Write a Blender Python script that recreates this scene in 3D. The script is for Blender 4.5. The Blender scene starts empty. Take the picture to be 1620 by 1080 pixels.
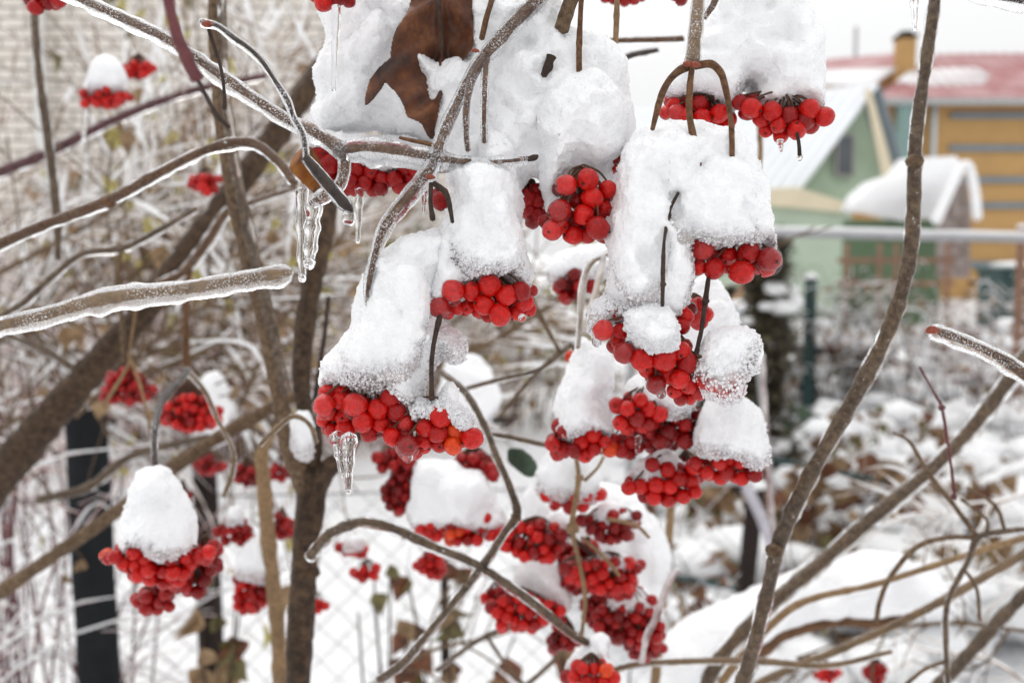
import bpy, math, random
import numpy as np
from mathutils import Vector, Matrix
R = math.radians
C = bpy.context.scene.collection
scene = bpy.context.scene

# ------------------------------------------------------------------ camera, sky, sun, exposure
F = 1575.0; CAMZ = 1.5; PITCH = R(5.0)
cam_d = bpy.data.cameras.new('camera'); cam = bpy.data.objects.new('camera', cam_d); C.objects.link(cam)
cam_d.sensor_width = 36; cam_d.lens = 35; cam_d.clip_start = .02; cam_d.clip_end = 2000
cam.location = (0, 0, CAMZ); cam.rotation_euler = (R(90) - PITCH, 0, 0)
cam_d.dof.use_dof = True; cam_d.dof.focus_distance = .402; cam_d.dof.aperture_fstop = 9.5; cam_d.dof.aperture_blades = 0
scene.camera = cam
w = bpy.data.worlds.new('World'); scene.world = w; w.use_nodes = True
nt = w.node_tree; nt.nodes.clear()
SUN_EL, SUN_ROT = R(52), R(-35)
sky = nt.nodes.new('ShaderNodeTexSky'); sky.sky_type = 'NISHITA'; sky.sun_disc = False
sky.sun_elevation = SUN_EL; sky.sun_rotation = SUN_ROT; sky.dust_density = 4; sky.air_density = 1
hs = nt.nodes.new('ShaderNodeHueSaturation'); hs.inputs['Saturation'].default_value = .12
mx = nt.nodes.new('ShaderNodeMix'); mx.data_type = 'RGBA'; mx.inputs['Factor'].default_value = .86
mx.inputs['B'].default_value = (7.85, 7.85, 7.9, 1)      # the even white of a closed cloud deck
tcw = nt.nodes.new('ShaderNodeTexCoord'); sx = nt.nodes.new('ShaderNodeSeparateXYZ'); nt.links.new(tcw.outputs['Generated'], sx.inputs[0])
mr = nt.nodes.new('ShaderNodeMapRange'); mr.inputs['From Min'].default_value = .12; mr.inputs['From Max'].default_value = 1; mr.inputs['To Min'].default_value = 1.06; mr.inputs['To Max'].default_value = 2.0; nt.links.new(sx.outputs['Z'], mr.inputs['Value'])
vm = nt.nodes.new('ShaderNodeVectorMath'); vm.operation = 'SCALE'      # an overcast sky is brighter overhead than at the horizon
bg = nt.nodes.new('ShaderNodeBackground'); bg.inputs['Strength'].default_value = .1
wo = nt.nodes.new('ShaderNodeOutputWorld')
nt.links.new(sky.outputs[0], hs.inputs['Color']); nt.links.new(hs.outputs[0], mx.inputs['A'])
nt.links.new(mx.outputs['Result'], vm.inputs[0]); nt.links.new(mr.outputs[0], vm.inputs['Scale']); nt.links.new(vm.outputs[0], bg.inputs['Color']); nt.links.new(bg.outputs[0], wo.inputs['Surface'])
sd = bpy.data.lights.new('sun', 'SUN'); sun = bpy.data.objects.new('sun', sd); C.objects.link(sun)
sd.energy = .5; sd.angle = R(22); sd.color = (1, .97, .92)
# towards the sun: azimuth SUN_ROT, elevation SUN_EL
_v = Vector((math.sin(SUN_ROT) * math.cos(SUN_EL), math.cos(SUN_ROT) * math.cos(SUN_EL), math.sin(SUN_EL)))
sun.rotation_euler = _v.to_track_quat('Z', 'Y').to_euler()
scene.view_settings.view_transform = 'Standard'; scene.view_settings.look = 'None'
scene.view_settings.exposure = 0.20; scene.view_settings.gamma = 1
cy = scene.cycles
cy.max_bounces = 12; cy.transmission_bounces = 8; cy.transparent_max_bounces = 24; cy.diffuse_bounces = 4; cy.glossy_bounces = 4
cy.use_denoising = True; cy.caustics_refractive = True; cy.caustics_reflective = False; cy.blur_glossy = .5

# ------------------------------------------------------------------ helpers
rnd = random.Random(7); nr = np.random.RandomState(3)
FW = np.array((0, math.cos(PITCH), -math.sin(PITCH))); UP = np.array((0, math.sin(PITCH), math.cos(PITCH))); RT = np.array((1., 0, 0))
CAM = np.array((0, 0, CAMZ))
def P(x, y, d):                                   # where a thing seen at (x, y) stands when it is d metres off
    return CAM + RT * ((x - 810) / F * d) + UP * (-(y - 540) / F * d) + FW * d
def PZ(x, d, z):                                   # column x, horizontal distance d, height z
    return np.array(((x - 810) / F * d, d, z))
_lat = nr.rand(32, 32, 32).astype(np.float32) * 2 - 1
def vnoise(p):
    p = np.asarray(p, dtype=np.float64); i = np.floor(p).astype(int); f = p - i; f = f * f * (3 - 2 * f)
    r = 0
    for a in (0, 1):
        for b in (0, 1):
            for c in (0, 1):
                wgt = (f[..., 0] if a else 1 - f[..., 0]) * (f[..., 1] if b else 1 - f[..., 1]) * (f[..., 2] if c else 1 - f[..., 2])
                r = r + wgt * _lat[(i[..., 0] + a) % 32, (i[..., 1] + b) % 32, (i[..., 2] + c) % 32]
    return r
def crom(pts, n):                                  # Catmull-Rom resampling of rows
    p = np.asarray(pts, float)
    if len(p) == 2: p = np.array([p[0], (p[0] + p[1]) / 2, p[1]])
    q = np.vstack([2 * p[0] - p[1], p, 2 * p[-1] - p[-2]]); out = []
    for k in range(1, len(q) - 2):
        t = np.linspace(0, 1, n, endpoint=False)[:, None]
        a, b, c, d = q[k - 1], q[k], q[k + 1], q[k + 2]
        out.append(.5 * ((2 * b) + (c - a) * t + (2 * a - 5 * b + 4 * c - d) * t ** 2 + (3 * b - 3 * c + d - a) * t ** 3))
    out.append(p[-1:]); return np.vstack(out)

def tag(o, label=None, cat=None, group=None, kind=None):
    if label: o['label'] = label
    if cat: o['category'] = cat
    if group: o['group'] = group
    if kind: o['kind'] = kind
    return o
def empty(name, loc, label=None, cat=None, group=None):
    o = bpy.data.objects.new(name, None); C.objects.link(o); o.location = [float(v) for v in loc]; o.empty_display_size = .01
    return tag(o, label, cat, group)

class MB:
    def __init__(s): s.v = []; s.f = []; s.m = []; s.n = 0
    def add(s, v, f, m=0):
        v = np.asarray(v, float); s.v.append(v); s.f += [tuple(int(k) + s.n for k in q) for q in f]; s.m += [m] * len(f); s.n += len(v)
    def tube(s, pts, rad, seg=8, res=5, m=0, rough=0, rs=200, taper_end=True, sag=0, lump=0, ls=60, node=0):
        pts = np.asarray(pts, float); rad = np.atleast_1d(np.asarray(rad, float))
        if len(rad) == 1: rad = np.repeat(rad, len(pts))
        if len(rad) == 2 and len(pts) != 2: rad = np.linspace(rad[0], rad[1], len(pts))
        q = crom(np.hstack([pts, rad[:, None]]), res); p = q[:, :3]; r = np.abs(q[:, 3])
        t = np.gradient(p, axis=0); t /= np.linalg.norm(t, axis=1)[:, None] + 1e-12
        u = np.cross(t[0], (0, 0, 1.)); 
        if np.linalg.norm(u) < .2: u = np.cross(t[0], (0, 1., 0))
        u /= np.linalg.norm(u); us = []
        for k in range(len(p)):
            u = u - t[k] * (u @ t[k]); u /= np.linalg.norm(u) + 1e-12; us.append(u)
        us = np.array(us); ws = np.cross(t, us)
        a = np.linspace(0, 2 * math.pi, seg, endpoint=False)
        rr = np.repeat(r[:, None], seg, 1)
        dirs = us[:, None, :] * np.cos(a)[None, :, None] + ws[:, None, :] * np.sin(a)[None, :, None]
        base = p[:, None, :] + dirs * rr[..., None]
        if rough: rr = rr * (1 + rough * vnoise(base * rs + 3.3))
        if node:
            s_ = np.r_[0, np.cumsum(np.linalg.norm(np.diff(p, axis=0), axis=1))]; ph = float(p[0, 0] * 91.7 % 1) * node; q_ = (s_ + ph + .25 * node * np.sin(s_ * 31)) % node - node / 2; rr = rr * (1 + .16 * np.exp(-(q_ / (1.3 * r.mean())) ** 2))[:, None]
        if lump: rr = rr * (1 + lump * vnoise(p * ls + 9.1)[:, None])
        if sag: rr = rr * (1 + sag * np.clip(-dirs[..., 2], 0, 1) * (1 + .9 * vnoise(p * ls * 1.3 + 5)[:, None]))
        V = p[:, None, :] + dirs * rr[..., None]; n = len(p)
        f = [(k * seg + j, k * seg + (j + 1) % seg, (k + 1) * seg + (j + 1) % seg, (k + 1) * seg + j) for k in range(n - 1) for j in range(seg)]
        V = V.reshape(-1, 3); c0 = p[0] - t[0] * r[0] * .5; c1 = p[-1] + t[-1] * r[-1] * .6
        V = np.vstack([V, c0, c1]); L = n * seg
        f += [(L, (j + 1) % seg, j) for j in range(seg)] + [(L + 1, (n - 1) * seg + j, (n - 1) * seg + (j + 1) % seg) for j in range(seg)]
        s.add(V, f, m); return s
    def box(s, c, size, rz=0, m=0, M=None):
        c = np.asarray(c, float); h = np.asarray(size, float) / 2
        v = np.array([(x, y, z) for x in (-1, 1) for y in (-1, 1) for z in (-1, 1)], float) * h
        if rz: ca, sa = math.cos(rz), math.sin(rz); v = np.c_[v[:, 0] * ca - v[:, 1] * sa, v[:, 0] * sa + v[:, 1] * ca, v[:, 2]]
        s.add(v + c, [(0, 1, 3, 2), (4, 6, 7, 5), (0, 4, 5, 1), (2, 3, 7, 6), (0, 2, 6, 4), (1, 5, 7, 3)], m); return s
    def prism(s, poly, vec, m=0):
        poly = np.asarray(poly, float); n = len(poly); s.add(np.vstack([poly, poly + np.asarray(vec)]),
            [tuple(range(n - 1, -1, -1)), tuple(range(n, 2 * n))] + [(k, (k + 1) % n, n + (k + 1) % n, n + k) for k in range(n)], m); return s
    def ball(s, c, r, n=8, sq=(1, 1, 1), m=0, rough=0):
        th = np.linspace(0, math.pi, n + 1)[1:-1]; ph = np.linspace(0, 2 * math.pi, 2 * n, endpoint=False)
        v = [(0, 0, 1.)] + [(math.sin(a) * math.cos(b), math.sin(a) * math.sin(b), math.cos(a)) for a in th for b in ph] + [(0, 0, -1.)]
        v = np.array(v); 
        if rough: v = v * (1 + rough * vnoise(v * 2.1 + np.asarray(c) * 37)[:, None])
        v = v * np.asarray(sq) * r + np.asarray(c); N = 2 * n; f = [(0, 1 + j, 1 + (j + 1) % N) for j in range(N)]
        for k in range(n - 2): f += [(1 + k * N + j, 1 + (k + 1) * N + j, 1 + (k + 1) * N + (j + 1) % N, 1 + k * N + (j + 1) % N) for j in range(N)]
        L = len(v) - 1; f += [(L, 1 + (n - 2) * N + (j + 1) % N, 1 + (n - 2) * N + j) for j in range(N)]
        s.add(v, f, m); return s
    def leaf(s, c, size, d, up, m=0, curl=.4, w=.45):   # a curled little leaf, two strips folded on its midrib
        d = np.asarray(d, float); d = d / (np.linalg.norm(d) + 1e-9); up = np.asarray(up, float); sd_ = np.cross(d, up); sd_ /= np.linalg.norm(sd_) + 1e-9; up = np.cross(sd_, d)
        prof = [0, .55, .95, .8, .35, 0]; v = []; 
        for k, q in enumerate(prof):
            t = k / 5; b = np.asarray(c) + d * size * t + up * size * curl * (t * t * -.6)
            for e in (-1, 0, 1): v.append(b + sd_ * e * q * w * size + up * abs(e) * q * w * size * curl)
        f = []
        for k in range(5):
            for e in (0, 1): a = k * 3 + e; f.append((a, a + 1, a + 4, a + 3))
        s.add(v, f, m); return s
    def mesh(s, name, off=(0, 0, 0), smooth=True):
        me = bpy.data.meshes.new(name); v = np.vstack(s.v) - np.asarray(off, float)
        me.from_pydata(v.tolist(), [], s.f); me.polygons.foreach_set('material_index', s.m)
        me.polygons.foreach_set('use_smooth', [smooth] * len(s.f)); me.update(); return me
    def build(s, name, mats, parent=None, origin=None, smooth=True):
        off = np.array(parent.location) if parent else (np.asarray(origin, float) if origin is not None else np.vstack(s.v).mean(0))
        if parent is not None:
            q = parent.parent
            while q is not None: off = off + np.array(q.location); q = q.parent
        me = s.mesh(name, off, smooth)
        for m_ in (mats if isinstance(mats, (list, tuple)) else [mats]): me.materials.append(m_)
        o = bpy.data.objects.new(name, me); C.objects.link(o)
        if parent:
            o.parent = parent
            if name in ('twig', 'foliage', 'snow', 'snow_clump', 'wire_mesh'): o['kind'] = 'stuff'
        else: o.location = [float(q) for q in off]
        return o

# ------------------------------------------------------------------ materials
def mat(name):
    m = bpy.data.materials.new(name); m.use_nodes = True; t = m.node_tree; t.nodes.clear()
    o = t.nodes.new('ShaderNodeOutputMaterial'); return m, t, o
def N(t, typ, **kw):
    n = t.nodes.new(typ)
    for k, v in kw.items():
        if k in n.inputs: n.inputs[k].default_value = v
        else: setattr(n, k, v)
    return n
def pos(t, obj=True):
    g = t.nodes.new('ShaderNodeNewGeometry'); return g.outputs['Position']
def noise(t, scale, detail=4, rough=.55, vec=None):
    n = t.nodes.new('ShaderNodeTexNoise'); n.inputs['Scale'].default_value = scale; n.inputs['Detail'].default_value = detail; n.inputs['Roughness'].default_value = rough
    t.links.new(vec if vec is not None else pos(t), n.inputs['Vector']); return n.outputs['Fac']
def ramp(t, fac, stops):
    r = t.nodes.new('ShaderNodeValToRGB'); e = r.color_ramp.elements
    while len(e) < len(stops): e.new(.5)
    for q, (p_, c_) in zip(e, stops): q.position = p_; q.color = c_ if len(c_) == 4 else (*c_, 1)
    t.links.new(fac, r.inputs['Fac']); return r.outputs['Color']
def bump(t, h, strength, dist, nrm=None):
    b = t.nodes.new('ShaderNodeBump'); b.inputs['Strength'].default_value = strength; b.inputs['Distance'].default_value = dist
    t.links.new(h, b.inputs['Height'])
    if nrm is not None: t.links.new(nrm, b.inputs['Normal'])
    return b.outputs['Normal']
def pbsdf(t, **kw):
    return N(t, 'ShaderNodeBsdfPrincipled', **kw)
def mixs(t, fac, a, b):
    m = t.nodes.new('ShaderNodeMixShader')
    if hasattr(fac, 'default_value') or hasattr(fac, 'links'): t.links.new(fac, m.inputs[0])
    else: m.inputs[0].default_value = fac
    t.links.new(a, m.inputs[1]); t.links.new(b, m.inputs[2]); return m.outputs[0]
def simple(name, col, rough=.7, var=.25, scale=30, bmp=.3, bd=.002, col2=None, spec=.3):
    m, t, o = mat(name); c2 = col2 or tuple(c * (1 - var) for c in col)
    c = ramp(t, noise(t, scale, 5, .6), [(.32, c2), (.68, col)])
    b = pbsdf(t, Roughness=rough); b.inputs['Specular IOR Level'].default_value = spec
    t.links.new(c, b.inputs['Base Color'])
    if bmp: t.links.new(bump(t, noise(t, scale * 2.3, 5, .65), bmp, bd), b.inputs['Normal'])
    t.links.new(b.outputs[0], o.inputs['Surface']); return m

def ice_nodes(t, frost=.3, grain=900, rough=.08):
    g = N(t, 'ShaderNodeBsdfPrincipled', Roughness=rough, IOR=1.31); g.inputs['Transmission Weight'].default_value = 1
    g.inputs['Base Color'].default_value = (.985, .99, .995, 1)
    nb = bump(t, noise(t, grain * .45, 3, .6), .55, .0005); t.links.new(nb, g.inputs['Normal'])
    d = N(t, 'ShaderNodeBsdfPrincipled', Roughness=.3); d.inputs['Base Color'].default_value = (.93, .93, .945, 1); t.links.new(nb, d.inputs['Normal'])
    tr = N(t, 'ShaderNodeBsdfTranslucent'); tr.inputs['Color'].default_value = (.95, .95, .96, 1)
    dd = mixs(t, .5, d.outputs[0], tr.outputs[0])
    f = ramp(t, noise(t, grain, 3, .7), [(.5 + (.5 - frost) * .45, (0, 0, 0)), (.62 + (.5 - frost) * .45, (.9, .9, .9))])
    pa = ramp(t, noise(t, 75, 3, .6), [(.38, (.15, .15, .15)), (.58, (1, 1, 1))]); fm = N(t, 'ShaderNodeMath', operation='MULTIPLY'); t.links.new(f, fm.inputs[0]); t.links.new(pa, fm.inputs[1])
    return mixs(t, fm.outputs[0], g.outputs[0], dd)
def film_nodes(t, white=.4, grain=700, rough=.15, bd=.0005, wt=(.93, .93, .945, 1)):     # a thin see-through crust of ice: gloss by Fresnel, whitish where it holds air
    fr = N(t, 'ShaderNodeFresnel', IOR=1.31); gl = N(t, 'ShaderNodeBsdfGlossy', Roughness=rough); tp = N(t, 'ShaderNodeBsdfTransparent')
    nb = bump(t, noise(t, grain * .5, 4, .65), .6, bd); t.links.new(nb, fr.inputs['Normal']); t.links.new(nb, gl.inputs['Normal'])
    d = N(t, 'ShaderNodeBsdfDiffuse'); d.inputs['Color'].default_value = wt; t.links.new(nb, d.inputs['Normal']); tr = N(t, 'ShaderNodeBsdfTranslucent'); tr.inputs['Color'].default_value = wt
    dd = mixs(t, .5, d.outputs[0], tr.outputs[0])
    f = ramp(t, noise(t, grain, 4, .7), [(.40 + (.5 - white) * .6, (white * .25,) * 3), (.56 + (.5 - white) * .6, (min(1, white * 1.7),) * 3)])
    gm = t.nodes.new('ShaderNodeNewGeometry'); iv = N(t, 'ShaderNodeMath', operation='SUBTRACT'); iv.inputs[0].default_value = 1; t.links.new(gm.outputs['Backfacing'], iv.inputs[1])
    fm = N(t, 'ShaderNodeMath', operation='MULTIPLY'); t.links.new(fr.outputs[0], fm.inputs[0]); t.links.new(iv.outputs[0], fm.inputs[1])
    return mixs(t, fm.outputs[0], mixs(t, f, tp.outputs[0], dd), gl.outputs[0])
def ice_mat(name, frost, grain, rough=.1):
    m, t, o = mat(name); t.links.new(ice_nodes(t, frost, grain, rough), o.inputs['Surface']); return m
def film_mat(name, *a, **k):
    m, t, o = mat(name); t.links.new(film_nodes(t, *a, **k), o.inputs['Surface']); return m
M_ice = ice_mat('rime_ice', .50, 1500, .08); M_clear = ice_mat('clear_ice', .08, 500, .03)
M_icef = ice_mat('far_rime', .25, 500, .12); M_glaze = film_mat('clear_glaze', .03, 300, .04, .0003)

def snow_mat(name, s=1.0, ice=False, white=.50, wt=(.93, .87, .87, 1), tint=(.93, .935, .95)):  # wt: pink cast of the nearby berries painted into the icy lower band
    m, t, o = mat(name)
    b = pbsdf(t, Roughness=.6); b.inputs['Specular IOR Level'].default_value = .4; b.inputs['IOR'].default_value = 1.31
    c = ramp(t, noise(t, 90 * s, 5, .6), [(.3, tuple(x * .97 for x in tint)), (.65, tint)]); t.links.new(c, b.inputs['Base Color'])
    b.inputs['Subsurface Weight'].default_value = .5; b.inputs['Subsurface Radius'].default_value = (1, 1, 1.1); b.inputs['Subsurface Scale'].default_value = .003 / s
    b.inputs['Coat Weight'].default_value = .25; b.inputs['Coat Roughness'].default_value = .18; b.inputs['Coat IOR'].default_value = 1.31
    r = ramp(t, noise(t, 1500 * s, 2, .6), [(.40, (.16, .16, .16)), (.58, (.75, .75, .75))]); t.links.new(r, b.inputs['Roughness'])
    vo = t.nodes.new('ShaderNodeTexVoronoi'); vo.inputs['Scale'].default_value = 650 * s; t.links.new(pos(t), vo.inputs['Vector'])
    n1 = bump(t, noise(t, 420 * s, 6, .7), .9, .0011 / s, bump(t, vo.outputs['Distance'], .5, .0007 / s)); t.links.new(n1, b.inputs['Normal']); out = b.outputs[0]
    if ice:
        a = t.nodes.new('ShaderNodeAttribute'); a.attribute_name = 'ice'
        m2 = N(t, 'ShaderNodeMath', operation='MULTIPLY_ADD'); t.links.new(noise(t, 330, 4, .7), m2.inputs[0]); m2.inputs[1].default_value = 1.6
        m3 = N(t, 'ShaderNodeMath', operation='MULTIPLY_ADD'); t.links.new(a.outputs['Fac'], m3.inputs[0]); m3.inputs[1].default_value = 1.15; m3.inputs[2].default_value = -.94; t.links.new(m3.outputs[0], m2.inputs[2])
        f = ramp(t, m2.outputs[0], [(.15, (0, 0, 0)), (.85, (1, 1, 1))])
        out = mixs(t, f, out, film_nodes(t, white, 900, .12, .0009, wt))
    t.links.new(out, o.inputs['Surface']); return m
M_grain = film_mat('ice_grain', .80, 900, .12, .0002, (.97, .97, .98, 1))
M_snow = snow_mat('snow', 1, True); M_snowf = snow_mat('soft_snow', .5, True); M_snowb = snow_mat('slush_painted_pink', 1, True, .24, (.93, .80, .79, 1)); M_snowg = snow_mat('garden_snow', .02)  # M_snowb holds a stronger painted pink, standing in for the berries' reflected red

def berry_mat(name, c1, c2, orange=True):
    m, t, o = mat(name); b = pbsdf(t, Roughness=.28)
    oi = t.nodes.new('ShaderNodeObjectInfo')
    c = ramp(t, oi.outputs['Random'], [(0, c2), (.45, c1), (.86, tuple(x * 1.12 for x in c1))])
    tc = t.nodes.new('ShaderNodeTexCoord')
    mot = ramp(t, noise(t, 2.0, 5, .65, tc.outputs['Object']), [(.3, (.55, .40, .40)), (.6, (1, 1, 1))])
    mm = N(t, 'ShaderNodeMix', data_type='RGBA', blend_type='MULTIPLY'); mm.inputs['Factor'].default_value = .8
    t.links.new(c, mm.inputs['A']); t.links.new(mot, mm.inputs['B']); t.links.new(mm.outputs['Result'], b.inputs['Base Color'])
    b.inputs['Subsurface Weight'].default_value = .3; b.inputs['Subsurface Radius'].default_value = (1, .05, .03); b.inputs['Subsurface Scale'].default_value = .002
    b.inputs['Specular IOR Level'].default_value = .20; b.inputs['Coat Weight'].default_value = .35; b.inputs['Coat Roughness'].default_value = .08; b.inputs['Coat IOR'].default_value = 1.33
    r = ramp(t, noise(t, 3, 3, .6, tc.outputs['Object']), [(.4, (.10, .10, .10)), (.65, (.32, .32, .32))]); t.links.new(r, b.inputs['Roughness'])
    t.links.new(bump(t, noise(t, 2.2, 4, .6, tc.outputs['Object']), .25, .08), b.inputs['Normal'])
    t.links.new(b.outputs[0], o.inputs['Surface']); return m
M_berry = berry_mat('ripe_red_berry', (.52, .007, .004), (.24, .0025, .003), False)
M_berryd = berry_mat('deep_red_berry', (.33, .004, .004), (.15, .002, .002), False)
M_berryo = berry_mat('orange_berry', (.64, .055, .006), (.55, .03, .005), False)
M_tip = simple('dry_calyx', (.05, .025, .018), .8, bmp=0)
M_stalk = simple('berry_stalk', (.055, .028, .018), .6, .5, 500, .5, .0004, (.11, .055, .03))
def bark(name, c1, c2, c3, scale=220, stretch=True, rough=.6):
    m, t, o = mat(name); b = pbsdf(t, Roughness=rough); b.inputs['Specular IOR Level'].default_value = .18
    c = ramp(t, noise(t, scale, 6, .7), [(.28, c3), (.45, c2), (.7, c1)])
    mo = ramp(t, noise(t, scale * .12, 3, .5), [(.3, (.55, .55, .55)), (.7, (1, 1, 1))])
    mm = N(t, 'ShaderNodeMix', data_type='RGBA', blend_type='MULTIPLY'); mm.inputs['Factor'].default_value = .8
    t.links.new(c, mm.inputs['A']); t.links.new(mo, mm.inputs['B']); t.links.new(mm.outputs['Result'], b.inputs['Base Color'])
    t.links.new(bump(t, noise(t, scale * 2, 6, .7), .8, .0008), b.inputs['Normal']); t.links.new(b.outputs[0], o.inputs['Surface']); return m
M_bark = bark('brown_bark', (.26, .14, .07), (.13, .062, .03), (.03, .017, .011), 500)
M_bgrey = bark('grey_bark', (.27, .185, .11), (.12, .075, .044), (.035, .023, .015), 300)
M_bdark = bark('dark_bark', (.085, .055, .04), (.05, .032, .025), (.02, .014, .012), 400)
M_btan = bark('tan_bark', (.36, .24, .13), (.25, .155, .08), (.12, .075, .045), 300)
M_btrunk = bark('trunk_bark', (.14, .085, .048), (.05, .03, .018), (.012, .008, .006), 170)
def rimed(name, white, brown, dark, scale=40, lo=.42, hi=.70):
    m, t, o = mat(name); b = pbsdf(t, Roughness=.6); b.inputs['Specular IOR Level'].default_value = .2
    g = t.nodes.new('ShaderNodeNewGeometry'); sx = t.nodes.new('ShaderNodeSeparateXYZ'); t.links.new(g.outputs['Normal'], sx.inputs[0])
    a = N(t, 'ShaderNodeMath', operation='MULTIPLY_ADD'); t.links.new(sx.outputs['Z'], a.inputs[0]); a.inputs[1].default_value = .30
    t.links.new(noise(t, scale * .5, 4, .65), a.inputs[2]); f = ramp(t, a.outputs[0], [(lo, (0, 0, 0)), (hi, (1, 1, 1))])
    c = ramp(t, noise(t, scale, 4, .6), [(.35, dark), (.65, brown)]); mm = N(t, 'ShaderNodeMix', data_type='RGBA'); t.links.new(f, mm.inputs['Factor']); t.links.new(c, mm.inputs['A']); mm.inputs['B'].default_value = (*white, 1)
    t.links.new(mm.outputs['Result'], b.inputs['Base Color']); t.links.new(b.outputs[0], o.inputs['Surface']); return m
M_bred = bark('red_cane_bark', (.20, .07, .07), (.12, .04, .045), (.06, .025, .025), 120)
M_bpink = rimed('rimed_cane', (.87, .81, .79), (.40, .19, .16), (.14, .05, .05), lo=.39, hi=.65)
M_twigw = rimed('white_rimed_twig', (.88, .87, .86), (.40, .26, .15), (.14, .08, .045), lo=.39, hi=.65)
M_leafbr = None
def leaf_mat(name, c1, c2, c3, sc=80, tl=.3):
    m, t, o = mat(name); b = pbsdf(t, Roughness=.6); c = ramp(t, noise(t, sc, 6, .65), [(.3, c3), (.5, c2), (.72, c1)]); t.links.new(c, b.inputs['Base Color'])
    t.links.new(bump(t, noise(t, sc * 3, 5, .65), .7, .001), b.inputs['Normal'])
    tr = t.nodes.new('ShaderNodeBsdfTranslucent'); t.links.new(c, tr.inputs['Color'])
    t.links.new(mixs(t, tl, b.outputs[0], tr.outputs[0]), o.inputs['Surface']); return m
M_lbrown = leaf_mat('brown_dead_leaf', (.30, .11, .035), (.12, .04, .016), (.03, .014, .01), 75, .15)
M_lamber = leaf_mat('amber_dead_leaf', (.50, .24, .05), (.36, .13, .03), (.10, .04, .02), 110, .4)
M_lolive = leaf_mat('olive_dead_leaf', (.22, .20, .07), (.14, .12, .045), (.06, .045, .025), 60)
M_ltan = leaf_mat('tan_dead_leaf', (.42, .30, .16), (.27, .17, .09), (.10, .06, .035), 50)
M_lyel = leaf_mat('yellow_leaf', (.55, .50, .16), (.42, .36, .12), (.22, .16, .08), 40, .4)
M_lgreen = leaf_mat('green_leaf', (.10, .16, .09), (.06, .10, .06), (.03, .05, .035), 60)

# ------------------------------------------------------------------ snow built up in three dimensions
def inflate(poly, d, T, Rp=None, g=3.0, closed=True, back=1.0, smooth=6, wob=.3, depthfn=None):
    poly = np.asarray(poly, float); n = len(poly)
    if smooth:
        q = np.vstack([poly[-1:], poly, poly[:2]]); out = []
        for k in range(1, n + 1):
            t = np.linspace(0, 1, smooth, endpoint=False)[:, None]; a, b, c, e = q[k - 1], q[k], q[k + 1], q[k + 2]
            out.append(.5 * ((2 * b) + (c - a) * t + (2 * a - 5 * b + 4 * c - e) * t ** 2 + (3 * b - 3 * c + e - a) * t ** 3))
        poly = np.vstack(out)
    x0, y0 = poly.min(0) - 2 * g; x1, y1 = poly.max(0) + 2 * g
    xs = np.arange(x0, x1 + g, g); ys = np.arange(y0, y1 + g, g); X, Y = np.meshgrid(xs, ys)
    ins = np.zeros(X.shape, bool); dist = np.full(X.shape, 1e9); A = poly; B = np.roll(poly, -1, 0)
    for (ax, ay), (bx, by) in zip(A, B):
        c_ = ((ay > Y) != (by > Y))
        if by != ay: ins ^= c_ & (X < (bx - ax) * (Y - ay) / (by - ay) + ax)
        L2 = (bx - ax) ** 2 + (by - ay) ** 2 + 1e-9; tt = np.clip(((X - ax) * (bx - ax) + (Y - ay) * (by - ay)) / L2, 0, 1)
        dist = np.minimum(dist, np.hypot(X - ax - tt * (bx - ax), Y - ay - tt * (by - ay)))
    dist = np.where(ins, dist, 0); Rp = Rp or T / d * F
    q = np.clip(dist / Rp, 0, 1); h = T * np.sqrt(np.clip(1 - (1 - q) ** 2, 0, 1))
    low = vnoise(np.stack([X / 38, Y / 38, np.full(X.shape, d * 100)], -1)); low2 = vnoise(np.stack([X / 16, Y / 16, np.full(X.shape, d * 77)], -1))
    h = h * (1 + wob * low + wob * .4 * low2)
    bot = np.where(ins.any(0), np.where(ins, Y, -1e9).max(0), 0)
    dd = d + (depthfn(X, Y) if depthfn else 0)
    base = CAM + RT * ((X - 810) / F * d)[..., None] + UP * (-(Y - 540) / F * d)[..., None] + FW * (np.zeros(X.shape) + dd)[..., None]
    fr = base - FW * h[..., None]; bk = base + FW * (h * back)[..., None]
    keep = ins; ny, nx = X.shape
    cell = keep[:-1, :-1] | keep[1:, :-1] | keep[:-1, 1:] | keep[1:, 1:]
    idf = np.arange(ny * nx).reshape(ny, nx); idb = np.where(ins, idf + ny * nx, idf)
    f = []
    for j, i in zip(*np.nonzero(cell)):
        a, b, c, e = idf[j, i], idf[j, i + 1], idf[j + 1, i + 1], idf[j + 1, i]; f.append((a, e, c, b))
        a, b, c, e = idb[j, i], idb[j, i + 1], idb[j + 1, i + 1], idb[j + 1, i]; f.append((a, b, c, e))
    V = np.vstack([fr.reshape(-1, 3), bk.reshape(-1, 3)])
    used = np.unique(np.array(f)); mp = np.full(len(V), -1); mp[used] = np.arange(len(used))
    return V[used], [tuple(mp[list(q)]) for q in f], (xs, bot)
def remesh(me, voxel):
    o = bpy.data.objects.new('tmp', me); C.objects.link(o); md = o.modifiers.new('r', 'REMESH'); md.mode = 'VOXEL'; md.voxel_size = voxel
    dg = bpy.context.evaluated_depsgraph_get(); out = bpy.data.meshes.new_from_object(o.evaluated_get(dg)); bpy.data.objects.remove(o); return out
def relax(co, edges, it, k=.5):
    for _ in range(it):
        s = np.zeros_like(co); c = np.zeros(len(co)); np.add.at(s, edges[:, 0], co[edges[:, 1]]); np.add.at(s, edges[:, 1], co[edges[:, 0]])
        np.add.at(c, edges[:, 0], 1); np.add.at(c, edges[:, 1], 1); co = co + k * (s / np.maximum(c, 1)[:, None] - co)
    return co
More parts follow.
